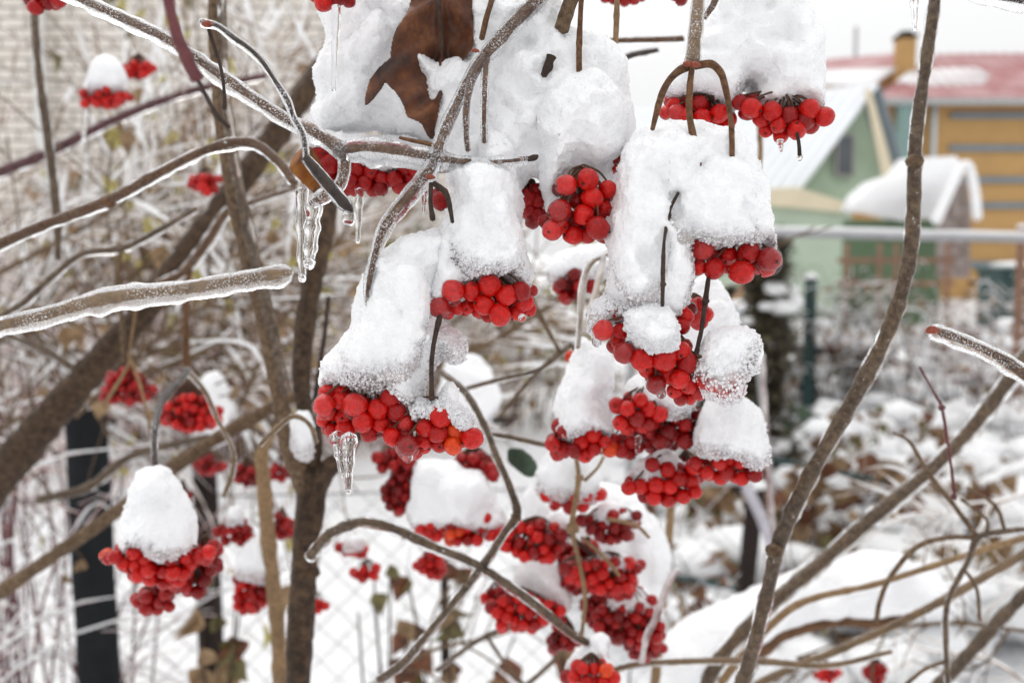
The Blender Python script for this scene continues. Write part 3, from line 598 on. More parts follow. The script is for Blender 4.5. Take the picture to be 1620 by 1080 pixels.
def conifer(label, x, ytop, ybot, d, wpx, m_, seed, cat='shrub', snowy=14, name='evergreen_shrub'):
    rr = random.Random(seed); b = P(x, ybot, d); t_ = P(x, ytop, d); wd = wpx / 2 * d / F; e = empty(name, (b[0], b[1], 0), label, cat); mb = MB()
    for k in range(2600):
        q = rr.random(); z = t_[2] * q + .05; ww = wd * (1 - .5 * q ** 2) * (.75 + .35 * math.sin(q * 19 + seed)); a = rr.uniform(0, 6.28); rr_ = ww * (rr.random() ** .4)
        c = (b[0] + math.cos(a) * rr_, b[1] + math.sin(a) * rr_, z); mb.leaf(c, .085 * rr.uniform(.6, 1.4), (math.cos(a) * .7, math.sin(a) * .7, rr.uniform(-.4, 1)), (0, 0, 1), 0, .2, .3)
    mb.build('crown', m_, e); mb = MB(); mb.tube([(b[0], b[1], 0), (b[0], b[1], t_[2] * .8)], [.03, .01], 8, 4); mb.build('trunk', M_dark, e)
    mb = MB()
    for k in range(snowy): q = rr.uniform(.3, 1); a = rr.uniform(3.14, 6.28); ww = wd * (1 - .5 * q * q) * .9; mb.ball((b[0] + math.cos(a) * ww, b[1] + math.sin(a) * ww, t_[2] * q), rr.uniform(.03, .075), 6, (1.3, 1.1, .7), rough=.2)
    mb.build('snow_clump', M_snowg, e)
M_cy = leaf_mat('dull_evergreen', (.14, .125, .07), (.095, .08, .05), (.05, .042, .03), 20, .1)
conifer('dull brown green evergreen bush dotted with snow behind berries', 1205, 385, 590, 5.5, 120, M_cy, 3)
conifer('low dark evergreen far behind the right berry clusters', 1150, 470, 560, 8, 90, M_cy, 5)

def thicket(name, label, x, d, htop, width, ns, m, seed, leafm=None, nl=0, rad=.006, lean=0, mleaf=.045, sub=6, group=None, cat='bush', snowm=None, tw=None, stm=None):
    rr = random.Random(seed); bx = (x - 810) / F * d; e = empty(name, (bx, d, 0), label, cat, group); st = MB(); tw_ = MB(); lf = MB(); sn = MB(); H = htop
    for k in range(ns):
        x0_ = bx + rr.gauss(0, width * .22); y0_ = d + rr.uniform(-.35, .35) * max(.4, width * .3); h = H * rr.uniform(.55, 1.05); lx = rr.gauss(lean, width * .35); ly = rr.gauss(0, .25)
        pts = [(x0_, y0_, -.02), (x0_ + lx * .25, y0_ + ly * .3, h * .4), (x0_ + lx * .6 + rr.gauss(0, .04), y0_ + ly * .7, h * .75), (x0_ + lx * 1.15, y0_ + ly, h * rr.uniform(.85, 1.0))]
        st.tube(pts, [rad, rad * .9, rad * .65, rad * .35], 6, 6, rough=.15, rs=25); c = crom(pts, 8)
        for s_ in range(sub):
            p = c[rr.randrange(7, len(c))]; a = rr.uniform(0, 6.28); L = rr.uniform(.12, .5); dz = rr.uniform(-.1, .5)
            q = [p, p + np.array((math.cos(a) * L * .5, math.sin(a) * L * .3, L * dz)), p + np.array((math.cos(a) * L, math.sin(a) * L * .6, L * dz * (1.2 if rr.random() < .6 else -.6)))]
            tw_.tube(q, [rad * .55, rad * .4, rad * .2], 5, 4)
            if snowm and rr.random() < .5: sn.tube([q[0] + np.array((0, 0, rad * .8)), q[1] + np.array((0, 0, rad * .8)), q[2]], [rad * .9, rad * .8, rad * .2], 5, 3, rough=.2, rs=30)
            if leafm and rr.random() < nl: lf.leaf(q[rr.randrange(1, 3)], mleaf * rr.uniform(.6, 1.3), (math.cos(a) * .5, math.sin(a) * .5, -rr.random()), (rr.gauss(0, 1), rr.gauss(0, 1), 1), 0, .6)
            if leafm and rr.random() < nl * .6: lf.leaf(q[2], mleaf * rr.uniform(.6, 1.2), (rr.gauss(0, .6), rr.gauss(0, .6), -1), (rr.gauss(0, 1), rr.gauss(0, 1), .6), 1 if isinstance(leafm, list) and len(leafm) > 1 else 0, .6)
    st.build('stem', stm or m, e); tw_.build('twig', tw or m, e)
    if lf.n: lf.build('foliage', leafm, e)
    if sn.n: sn.build('snow', snowm, e)
    return e
rows = [('tall rimed bush with pink canes against the brick wall, far left', 60, 8.0, 1.8, 1.3, 22, M_bpink, 1), ('rimed bush with yellowing leaves in front of the brick wall', 270, 7.8, 2.5, 1.3, 24, M_twigw, 2), ('white rimed bush just left of the dark diagonal limb', 390, 7.4, 3.0, 1.2, 24, M_bpink, 3),
        ('pinkish rimed bush seen between the two upright limbs', 500, 7.8, 2.9, 1.3, 24, M_twigw, 4), ('sprawling frosted bush behind the hanging stalk, centre', 640, 8.2, 1.9, 1.6, 20, M_twigw, 5), ('frosted bush with tan leaves behind the middle clusters', 830, 8.6, 1.25, 1.6, 20, M_bpink, 6),
        ('low frosted bush with red canes below the snowy wall', 150, 7.0, 2.3, 1.2, 18, M_bpink, 8), ('low frosted bush with red canes behind the round berry clusters', 330, 7.2, 2.6, 1.2, 16, M_bpink, 9), ('small tangled bush behind the icy hanging twigs', 900, 9.4, 1.2, 1.5, 12, M_twigw, 10)]
for i, (lb, x, d, h, wd, ns, m, sd_) in enumerate(rows):
    thicket('garden_bush', lb, x, d, h, wd, ns, m, sd_, [M_lyel, M_ltan] if i % 2 else [M_ltan, M_lolive], .5, .010 if d > 6 else .007, 0, .10, 11, 'frosted bushes before the brick wall', snowm=M_snowg, stm=M_bred if i % 3 == 1 else M_bpink if i % 3 == 0 else M_bgrey)
thicket('raspberry_canes', 'dark red canes crowding the lower left corner', 15, 1.9, 1.35, .30, 26, M_bred, 21, [M_lyel, M_ltan], .05, .0035, .03, .03, 5, snowm=M_snowg, tw=M_bpink)
thicket('raspberry_canes', 'red canes with a few leaves beside the left black post', 10, 3.2, 1.8, .55, 20, M_bred, 22, [M_lyel, M_ltan], .12, .0045, -.1, .04, 6, snowm=M_snowg, tw=M_bpink)
for i, (lb, x, d, h, wd, ns) in enumerate([('grey twiggy shrub under the rail, left of the sinuous branch', 1340, 9, 1.35, 1.5, 26), ('grey twiggy shrub under the rail, right of the sinuous branch', 1500, 8.5, 1.3, 1.5, 26), ('dark twiggy shrub before the green wall', 1400, 12, 1.5, 1.8, 22), ('frosty scrub at the far right below the dark container', 1600, 7.5, .9, 1.2, 12)]):
    thicket('garden_bush', lb, x, d, h, wd, ns, M_bdark, 90 + i, [M_ltan, M_lbrown], .25, .006, 0, .06, 9, 'scrub under the rail', snowm=M_snowg, tw=M_bpink if i % 2 else M_bdark)
# dead plants of the right-hand garden
def dead_plants():
    rr = random.Random(5); st = MB(); lf = MB(); sn = MB()
    for k in range(420):
        y = rr.uniform(3.6, 15) if k % 4 else rr.uniform(3.6, 6); px = rr.uniform(1040, 1680); x = (px - 810) / F * y; h = rr.uniform(.12, .5) * (1 if y < 9 else 1.3)
        if rr.random() < .55:
            for j in range(5):
                a = rr.uniform(0, 6.28); q = (x + math.cos(a) * h * .4, y + math.sin(a) * h * .3, h * rr.uniform(.6, 1)); st.tube([(x, y, 0), ((x + q[0]) / 2, (y + q[1]) / 2, h * .6), q], [.005, .003], 4, 3)
                for l_ in range(2): lf.leaf(q, rr.uniform(.05, .11), (rr.gauss(0, .5), rr.gauss(0, .5), -1), (rr.gauss(0, 1), rr.gauss(0, 1), .6), rr.choice((0, 0, 1, 2)), .6)
        for j in range(3):
            s_ = rr.uniform(.04, .13); sn.ball((x + rr.gauss(0, .2), y + rr.gauss(0, .2), h * rr.uniform(.1, .8)), s_, 6, (1.5, 1.2, .75), rough=.3)
    e = empty('ground_cover', (3, 8, 0)); tag(e, 'withered garden plants and snow clumps covering the right ground', 'plants', kind='stuff')
    for mb_, nm, m in ((st, 'stem', M_ltan), (lf, 'foliage', [M_ltan, M_lbrown, M_lolive]), (sn, 'snow', M_snowg)):
        o = mb_.build(nm, m, e); o['kind'] = 'stuff'
dead_plants()
def leafy(name, label, x, d, ztop, spread, n, mats, seed, size, m=M_bdark, ns=5, cat='plant', lean=0):
    rr = random.Random(seed); bx = (x - 810) / F * d; e = empty(name, (bx, d, 0), label, cat); st = MB(); lf = MB()
    for k in range(ns):
        pts = [(bx + rr.gauss(0, .03), d + rr.gauss(0, .03), 0), (bx + rr.gauss(0, spread * .3), d, ztop * .5), (bx + lean + rr.gauss(0, spread * .5), d + rr.gauss(0, spread * .3), ztop * rr.uniform(.85, 1))]
        st.tube(pts, [.004, .003, .0015], 6, 8); c = crom(pts, 12)
        for j in range(n // ns): p = c[rr.randrange(10, len(c))]; lf.leaf(p, size * rr.uniform(.6, 1.25), (rr.gauss(0, .5), rr.gauss(0, .4), -1), (rr.gauss(0, 1), rr.gauss(0, 1), .4), rr.randrange(len(mats)), .7, .5)
    st.build('stem', m, e); lf.build('foliage', mats, e)
leafy('dead_vine', 'withered olive leaves hanging beside the thinner black post', 335, 1.5, 1.10, .07, 34, [M_lolive, M_ltan, M_lbrown], 31, .050)
leafy('dead_vine', 'brown leaves dangling on a stem below the small clusters', 598, 1.5, 1.06, .04, 22, [M_lbrown, M_lolive], 32, .046)
leafy('dead_vine', 'tan and olive withered leaves low in front of the mesh', 690, 1.6, 1.0, .12, 70, [M_ltan, M_lolive, M_lbrown], 33, .046)
leafy('dead_vine', 'brown shrivelled leaves under the lowest berry cluster', 960, 1.5, .98, .08, 36, [M_lbrown, M_ltan], 39, .046)
leafy('dead_vine', 'brown withered leaf pile tangled with the pale metal leg', 1270, 4.2, .62, .5, 90, [M_ltan, M_lbrown, M_ltan], 34, .11, ns=16)
leafy('dead_vine', 'wide heap of brown leaves under the grey limb, right', 1440, 4.4, .62, .6, 90, [M_ltan, M_lbrown], 35, .11, ns=16)
leafy('dead_vine', 'narrow dead vine with green specks left of the dark stake', 1110, 2.8, .72, .12, 22, [M_ltan, M_lbrown, M_lolive], 36, .06)
leafy('dark_plant', 'star shaped dark plant in the snow behind the right limb', 1290, 7, .55, .25, 8, [M_lgreen], 37, .16, ns=4)
leafy('green_plant', 'dusty green leafy plant in the snow near the pale wall', 1330, 10, .75, .3, 26, [M_lgreen, M_lolive], 38, .14)
# ------------------------------------------------------------------ the viburnum itself
LB = []
def trunk():
    e = empty('viburnum_shrub', P(470, 1500, .95), 'upright viburnum trunk forking into several brown limbs', 'shrub')
    mb = MB(); mb.tube([P(x, y, d) for x, y, d in [(468, 1900, .86), (468, 1400, .8), (472, 1080, .74), (478, 960, .73), (482, 880, .72), (492, 790, .72), (492, 745, .72)]], [r * .73 / F for r in (26, 24, 20, 20.5, 20, 23, 21)], 20, 10, rough=.10, rs=170, lump=.12, ls=22)
    mb.ball(P(484, 905, .72), 23 * .72 / F, 8, (1, 1, .5), rough=.15); mb.build('trunk', M_btrunk, e)
    lim = [('the thick left limb', [(488, 780, .72, 18.0), (462, 715, .715, 17.1), (440, 620, .70, 13.5), (420, 520, .69, 12.6), (395, 420, .68, 12.6), (368, 300, .66, 12.2), (350, 190, .65, 11.2), (342, 90, .64, 10.8), (340, -30, .63, 10.3)], M_bgrey),
           ('the upright middle limb', [(492, 785, .72, 15), (497, 720, .72, 12), (497, 680, .72, 12), (478, 620, .73, 14), (482, 520, .75, 16), (500, 420, .76, 17), (518, 335, .77, 15), (525, 280, .78, 14)], M_btrunk),
           ('the right fork limb', [(494, 790, .72, 18), (515, 745, .715, 16), (545, 720, .71, 14), (562, 690, .70, 12), (590, 660, .72, 10)], M_btrunk)]
    for lb, pts, m in lim:
        mb = MB(); mb.tube([P(x, y, d) for x, y, d, r in pts], [r * d / F for x, y, d, r in pts], 14, 10, rough=.12, rs=220, lump=.12, ls=60); o = mb.build('limb', m, e)
        if 'left' in lb:
            s = MB(); s.tube([P(x + 11, y, d - .004) for x, y, d, r in pts[2:]], [r * .75 * d / F for x, y, d, r in pts[2:]], 12, 8, rough=.12, rs=260, lump=.2, ls=70); s.build('ice_coating', M_icef, o)
    mb = MB(); mb.tube([P(x, y, .735) for x, y in [(490, 870), (492, 700), (500, 620), (512, 540), (520, 470)]], [4 * .7 / F] * 5, 8, 8); mb.build('side_twig', M_bdark, e)
trunk()
branch('thick_limb', 'thick dark mossy limb slanting up across the left side', [(-60, 830, 1.15, 34.2), (0, 752, 1.12, 32.4), (70, 670, 1.1, 29.7), (150, 580, 1.1, 27.9), (230, 490, 1.1, 23.4), (310, 380, 1.12, 21.6), (390, 275, 1.15, 20.7), (450, 195, 1.17, 21.6), (520, 95, 1.2, 18.0), (600, 20, 1.2, 16.2)], M_btrunk, 0, 20, 10, rough=.08)
branch('branch', 'straight grey branch rising from the lower left edge', [(-40, 965, .98, 12.6), (60, 895, .97, 12.6), (180, 812, .96, 12.6), (300, 720, .95, 13.5), (420, 650, .95, 12.6), (470, 625, .95, 10.8)], M_bgrey, 0, 14, nodes=[(300, 722, .945, 15.3)])
branch('branch', 'brown bare branch parallel to the trunk, ending in a pale top', [(445, 1100, .86, 15), (438, 980, .86, 14), (424, 850, .86, 14), (418, 770, .86, 14), (414, 720, .86, 12), (428, 690, .86, 8), (450, 660, .86, 6), (478, 655, .87, 4)], M_btan, .0, 14)
branch('branch', 'thin iced branch sloping from the left edge to the upper limb', [(-40, 405, .62, 9), (60, 360, .61, 9), (170, 318, .60, 9), (250, 275, .59, 8), (330, 236, .585, 8), (395, 226, .58, 9), (440, 255, .57, 8), (465, 290, .56, 7)], M_bark, .75, 12, icem=M_icef, nodes=[(172, 318, .60, 12)])
branch('branch', 'curved grey twig bending up to the left over a drooping fork', [(0, 500, .8, 5), (35, 480, .8, 6), (80, 440, .8, 6), (130, 402, .8, 6), (195, 392, .8, 6), (250, 365, .8, 5.5), (310, 330, .8, 5)], M_bgrey, .6, 10, icem=M_icef, sides=[[(195, 392, .8, 4), (185, 430, .8, 4), (192, 500, .8, 4), (196, 570, .8, 3.5)]])
branch('branch', 'very long pole like dry stalk upright at far left', [(52, -20, .95, 7), (61, 110, .95, 7), (76, 220, .95, 7.5), (90, 340, .95, 8), (92, 410, .95, 6)], M_bgrey, .6, 10, icem=M_icef)
branch('branch', 'brown purple branch crossing behind the left stalks', [(-20, 280, 1.35, 9), (80, 240, 1.35, 9), (180, 190, 1.35, 8), (300, 145, 1.35, 7), (420, 120, 1.35, 6)], M_bred, .5, 10, icem=M_icef)
branch('branch', 'pale wavy branch beneath the iced tip, lower left', [(-10, 520, 1.3, 6), (80, 560, 1.3, 6), (140, 600, 1.3, 7)], M_bgrey, .5, 8, icem=M_icef)
branch('branch', 'white rimed forked branch between diagonal limb and upright limb', [(250, 450, .95, 8), (290, 430, .95, 8), (330, 380, .94, 9), (360, 335, .93, 8), (400, 320, .92, 5), (468, 298, .9, 4)], M_bark, .9, 10, icem=M_icef, sides=[[(300, 425, .95, 5), (295, 470, .95, 5), (294, 530, .95, 6), (296, 590, .95, 6)]])
branch('berry_stalk', 'rimed drooping stalk curving down to the round snow cap', [(296, 585, .75, 5), (280, 605, .72, 6), (255, 635, .68, 6), (245, 680, .64, 5), (245, 745, .61, 4)], M_bdark, .7, 10, icem=M_icef)
branch('berry_stalk', 'brown drooping stalk with icy end right of the snow cap', [(300, 590, .75, 3.5), (325, 620, .75, 3.5), (345, 665, .75, 3.5), (368, 710, .75, 3.5), (368, 745, .75, 4), (354, 785, .75, 4)], M_btan, .5, 8, icem=M_icef, nodes=[(368, 728, .75, 5)])
branch('berry_stalk', 'thin brown forked stalk hanging left of the rimed one', [(215, 490, .8, 3), (205, 560, .8, 3), (212, 580, .8, 4), (225, 620, .8, 3), (240, 690, .8, 3)], M_btan, 0, 8, sides=[[(208, 570, .8, 3), (190, 600, .8, 3), (165, 640, .8, 3)]])
branch('twig', 'copper coloured bent twig in front of the left limb', [(410, 705, .6, 3.5), (440, 675, .6, 4), (465, 658, .6, 4), (490, 672, .6, 3.5), (500, 700, .61, 3)], M_btan, .3, 8, icem=M_icef)
branch('branch', 'slender tan branch climbing behind the left black post', [(60, 790, 1.25, 8), (140, 770, 1.25, 8), (210, 720, 1.25, 7), (330, 690, 1.25, 6)], M_bgrey, .3, 8, icem=M_icef)
branch('branch', 'long arching grey branch under the hero clusters', [(490, 880, .62, 8.5), (520, 845, .61, 8.1), (570, 825, .60, 7.6), (620, 835, .60, 8.1), (680, 862, .60, 8.1), (740, 886, .60, 7.6), (790, 915, .60, 7.2), (850, 958, .61, 6.8), (910, 1005, .62, 6.8), (960, 1030, .62, 6.0)], M_bgrey, .8, 12, icem=M_icef)
branch('branch', 'straight grey branch rising from bottom to the dark fork', [(600, 1075, .64, 6.8), (640, 1045, .63, 6.4), (690, 985, .62, 6.0), (740, 925, .61, 6.0), (770, 885, .60, 6.4), (800, 840, .60, 6.8), (818, 812, .60, 7.6), (806, 770, .60, 6.8), (785, 720, .60, 6.0), (765, 670, .61, 6.0), (735, 620, .62, 6.0), (700, 590, .64, 5.1)], M_bgrey, .7, 12, icem=M_icef, nodes=[(816, 818, .595, 9.3)])
branch('twig', 'thin twig reaching right from the lower left cluster', [(745, 682, .66, 4), (800, 690, .66, 4.5), (870, 705, .66, 4.5), (940, 715, .67, 3.5), (985, 720, .67, 3)], M_bgrey, .4, 8, icem=M_icef)
branch('twig', 'fine forked twig against the snow right of the hanging stalk', [(735, 615, .75, 4), (790, 600, .75, 4), (850, 585, .75, 4.5), (885, 560, .75, 5), (905, 545, .75, 5)], M_bgrey, .4, 8, icem=M_icef, sides=[[(880, 560, .75, 3), (830, 610, .75, 3), (790, 660, .75, 2.5)], [(885, 555, .75, 3), (860, 510, .75, 4), (840, 470, .75, 4)]])
branch('twig', 'pale twig bending over behind the middle snow tower', [(965, 400, .55, 5), (935, 415, .55, 5.5), (922, 450, .55, 5.5), (918, 500, .55, 4), (914, 550, .55, 3.5)], M_twigw, .8, 8, icem=M_icef, sides=[[(955, 405, .55, 5), (945, 450, .55, 5), (930, 500, .55, 4)]])
branch('branch', 'brown stake like stem below the middle snow tower', [(912, 725, .66, 4.5), (915, 760, .66, 5.5), (905, 830, .66, 5.5), (912, 870, .66, 5), (925, 940, .66, 4), (920, 1010, .66, 4)], M_btan, 0, 8, nodes=[(917, 755, .66, 7), (906, 835, .66, 11)], sides=[[(925, 760, .66, 3), (945, 740, .66, 2.5), (955, 722, .66, 2.5)], [(920, 850, .66, 3), (955, 880, .66, 3), (980, 910, .66, 2.5)], [(960, 820, .66, 3), (1005, 830, .66, 3), (1027, 850, .66, 2.5)]])
branch('branch', 'vertical tan stem behind the lower right berry clusters', [(1064, 680, .9, 6), (1062, 780, .9, 7), (1058, 860, .9, 8), (1050, 950, .9, 8), (1035, 1090, .9, 9)], M_btan, 0, 10)
branch('branch', 'thin rimed stem upright at the right of the lumpy snow', [(1206, 560, 1.1, 4), (1210, 660, 1.1, 5), (1216, 760, 1.1, 5), (1225, 850, 1.1, 5), (1232, 920, 1.1, 5)], M_bpink, .3, 8, icem=M_icef)
branch('branch', 'long sinuous brown branch running down the right side', [(1482, -20, .50, 10.2), (1466, 90, .50, 10.2), (1452, 190, .50, 10.7), (1447, 250, .50, 11.2), (1446, 310, .505, 12.1), (1440, 400, .51, 12.6), (1424, 470, .515, 13.0), (1395, 545, .52, 13.0), (1345, 640, .53, 13.0), (1285, 745, .54, 13.5), (1235, 850, .55, 13.0), (1215, 930, .56, 12.1), (1195, 1010, .56, 12.1), (1165, 1110, .57, 13.0)], M_bgrey, .5, 16, icem=M_icef, nodes=[(1447, 255, .498, 14.0), (1226, 870, .548, 14.9)])
branch('branch', 'thick grey branch descending left from the right edge', [(1640, 540, .85, 14), (1590, 610, .85, 12.5), (1530, 685, .86, 12.5), (1470, 745, .87, 12), (1390, 810, .87, 13), (1310, 880, .88, 12), (1220, 955, .88, 12), (1140, 1040, .88, 13), (1110, 1100, .88, 13)], M_bgrey, .7, 14, icem=M_icef)
branch('branch', 'golden brown branch lying across the snowy bough', [(1640, 845, .80, 6.0), (1560, 868, .79, 6.4), (1460, 900, .78, 6.0), (1380, 925, .78, 6.0), (1290, 945, .78, 6.8), (1240, 970, .78, 7.6), (1180, 1030, .79, 8.5), (1140, 1080, .79, 8.5)], M_btan, 0, 12)
branch('branch', 'olive brown branch crossing the lower right corner', [(1650, 858, .82, 7.6), (1560, 910, .82, 7.6), (1490, 950, .82, 7.6), (1400, 995, .82, 6.8), (1320, 1030, .82, 6.8), (1240, 1062, .83, 6.8), (1180, 1090, .83, 6.8)], M_btan, .25, 12, icem=M_icef)
branch('branch', 'dark grey branch cutting the extreme lower right corner', [(1660, 905, .9, 11.0), (1600, 960, .9, 11.0), (1540, 1025, .9, 11.9), (1480, 1090, .9, 11.9)], M_bgrey, .2, 14, icem=M_icef)
branch('twig', 'dark spiny twig with many forks near the right edge', [(1640, 835, .72, 5), (1590, 840, .72, 5), (1548, 850, .72, 6), (1530, 890, .72, 4.5), (1500, 950, .72, 4.5), (1496, 1010, .72, 5), (1500, 1090, .72, 5)], M_bgrey, .35, 8, icem=M_icef,
       sides=[[(1545, 848, .72, 4), (1510, 800, .72, 4), (1470, 750, .71, 4), (1440, 700, .70, 3), (1415, 685, .70, 2)], [(1548, 850, .72, 4), (1500, 850, .72, 4), (1450, 865, .72, 4.5), (1410, 910, .72, 4), (1392, 950, .72, 4), (1386, 985, .72, 4)], [(1525, 900, .72, 3), (1545, 930, .72, 3), (1550, 980, .72, 3)], [(1590, 840, .72, 3), (1575, 800, .72, 3), (1530, 770, .72, 2)], [(1497, 1045, .72, 3), (1460, 1060, .72, 3), (1420, 1095, .72, 3)], [(1560, 850, .72, 2.5), (1560, 820, .72, 2.5), (1520, 790, .72, 2)]])
branch('twig', 'thin budded twig hanging before the grey limb, right', [(1455, 580, .6, 2), (1480, 625, .6, 2.5), (1490, 645, .6, 3), (1498, 690, .6, 3), (1505, 740, .6, 3), (1511, 790, .6, 3)], M_bred, 0, 8, nodes=[(1490, 645, .597, 6), (1509, 785, .6, 5)])
branch('twig', 'rimed brown twig low across the bottom right', [(940, 1068, .75, 4), (1010, 1050, .75, 5), (1100, 1045, .75, 5.5), (1200, 1045, .76, 6), (1310, 1052, .76, 5), (1410, 1030, .76, 4)], M_btan, .5, 8, icem=M_icef)
branch('twig', 'pale knotted twig rising beside the lowest berry mass', [(1015, 1050, .68, 5), (1022, 1010, .68, 5), (1040, 970, .68, 5.5), (1058, 920, .68, 5.5), (1072, 900, .68, 4)], M_bpink, .3, 8, icem=M_icef)
branch('twig', 'thin crossing twigs over the mesh at lower centre', [(690, 1060, .9, 4), (760, 1010, .9, 4), (830, 980, .9, 4)], M_bgrey, .4, 8, icem=M_icef, sides=[[(770, 1005, .9, 3), (800, 1050, .9, 3), (830, 1085, .9, 4)], [(830, 1085, .9, 4), (870, 1050, .9, 4), (920, 1000, .9, 4)]])
branch('twig', 'dark twig ending below the middle right berry clusters', [(900, 845, .7, 4), (940, 880, .7, 5), (975, 915, .7, 5)], M_bdark, 0, 8)
branch('branch', 'grey horizontal branch behind the upper right stalks', [(960, 65, .62, 5), (1010, 64, .62, 5), (1080, 62, .62, 5.5)], M_bark, .7, 10, icem=M_icef)
branch('branch', 'dark snowy branch below the horizontal one, upper right', [(975, 100, .7, 6), (1000, 88, .7, 6), (1040, 80, .7, 5)], M_bdark, .6, 10, icem=M_icef)
branch('branch', 'iced dark branch crossing the top right corner', [(1500, -28, .40, 9), (1560, -10, .40, 9), (1640, 6, .40, 9)], M_bdark, 1.0, 12)
branch('branch', 'thin brown stem rising behind the top right snow dome', [(1200, 190, .75, 5), (1203, 240, .75, 5.5), (1198, 300, .75, 5)], M_btan, 0, 8)

def sprayed(label, pts, n, m, L=(.06, .26), tr=1.6, seed=0, leaf=None, nl=.15, snowp=.4, m2=None):
    rr = random.Random(seed); o = branch('branch', label, pts, m2 or m, 0, 8, group='pale frosted branches behind the shrub'); w3 = crom([P(x, y, d) for x, y, d, r in pts], 10); T = MB(); Lf = MB(); Sn = MB()
    for k in range(n):
        i = rr.randrange(2, len(w3) - 1); p = w3[i]; t = w3[i + 1] - w3[i - 1]; t /= np.linalg.norm(t) + 1e-9; a = rr.choice((-1, 1)) * rr.uniform(.4, 1.3); sc_ = pts[0][2]
        dr = t * math.cos(a) + np.cross(t, (0, 1, 0)) * math.sin(a) + np.array((0, rr.gauss(0, .5), .15)); dr /= np.linalg.norm(dr); ln = rr.uniform(*L) * sc_; bend = np.array((rr.gauss(0, .25), rr.gauss(0, .2), rr.gauss(-.1, .3)))
        q = [p, p + dr * ln * .35, p + dr * ln * .7 + bend * ln * .3, p + dr * ln + bend * ln * .8]; r0 = tr * sc_ / F * rr.uniform(.8, 1.7)
        T.tube(q, [r0, r0 * .85, r0 * .7, r0 * .4], 6, 6, rough=.15, rs=60); c = crom(q, 5)
        for j in range(rr.randrange(1, 4)):
            s = c[rr.randrange(4, len(c))]; e_ = s + (dr + np.array((rr.gauss(0, .7), rr.gauss(0, .5), rr.gauss(-.1, .7)))) * ln * rr.uniform(.2, .45); T.tube([s, (s + e_) / 2 + bend * ln * .1, e_], [r0 * .6, r0 * .35], 5, 4)
            if rr.random() < nl and leaf: Lf.leaf(e_, .02 * sc_ * rr.uniform(.7, 1.4), (rr.gauss(0, .5), rr.gauss(0, .5), -1), (rr.gauss(0, 1), rr.gauss(0, 1), .5), 0, .6)
        if rr.random() < snowp: Sn.tube([c[3] + np.array((0, 0, r0)), c[8] + np.array((0, 0, r0)), c[12] + np.array((0, 0, r0 * .7))], [r0 * .6, r0 * 1.5, r0 * .5], 6, 6, rough=.3, rs=50)
    T.build('twig', m, o)
    if Lf.n: Lf.build('foliage', leaf, o)
    if Sn.n: Sn.build('snow', M_snowf, o)
for i, a in enumerate([
 ('pale spray reaching in at the left edge under the sloping branch', [(-80, 470, 1.6, 5), (60, 400, 1.6, 5), (180, 330, 1.65, 4), (300, 240, 1.7, 3)], 26, M_twigw, M_lyel), ('pinkish spray low at the left edge behind the thick limb', [(-80, 560, 1.8, 5), (60, 520, 1.8, 5), (200, 440, 1.8, 4), (330, 330, 1.9, 3)], 34, M_bpink, M_ltan),
 ('white spray rising behind the upright limb to the top', [(300, 560, 1.9, 5), (370, 400, 1.9, 4), (420, 220, 1.9, 4), (440, 40, 1.9, 3)], 30, M_twigw, M_lyel), ('white spray between the two uprights and the icicles', [(380, 640, 1.5, 5), (440, 520, 1.5, 5), (520, 400, 1.55, 4), (600, 300, 1.6, 3)], 26, M_twigw, M_ltan),
 ('tan pink spray arching over the far black post', [(-60, 700, 1.9, 5), (80, 640, 1.9, 5), (220, 560, 1.9, 4), (360, 540, 1.9, 3)], 30, M_bpink, M_ltan), ('thin grey spray across the wall behind the small wall clusters', [(-60, 330, 2.1, 5), (100, 240, 2.1, 4), (260, 150, 2.1, 3), (420, 60, 2.1, 3)], 9, M_twigw, M_lolive),
 ('frosted spray behind the hanging stalk and wide cluster', [(600, 720, 1.7, 5), (700, 600, 1.7, 4), (800, 510, 1.7, 4), (920, 450, 1.75, 3)], 22, M_twigw, M_ltan), ('slanting double branch behind the middle of the shrub', [(640, 600, 1.5, 7), (760, 550, 1.5, 7), (860, 490, 1.5, 6), (960, 430, 1.5, 5)], 12, M_bpink, M_lyel),
 ('pink spray above the round snow cap', [(40, 760, 2.2, 5), (160, 660, 2.2, 4), (300, 600, 2.2, 4), (440, 600, 2.2, 3)], 26, M_bpink, M_lyel), ('white spray filling the gap under the iced tip', [(120, 660, 1.4, 4), (220, 560, 1.4, 4), (330, 480, 1.4, 3), (420, 470, 1.4, 3)], 20, M_twigw, M_ltan),
 ('olive leaved spray behind the blurred purplish branch', [(180, 330, 2.4, 5), (280, 250, 2.4, 5), (380, 140, 2.4, 4), (480, 20, 2.4, 3)], 26, M_twigw, M_lolive)]):
    sprayed(a[0], a[1], int(a[2] * 1.35), M_bgrey if i in (1, 4, 7, 9) else a[3], seed=200 + i, leaf=a[4], nl=.30, tr=1.9, m2=M_bgrey if i % 3 == 0 else None)
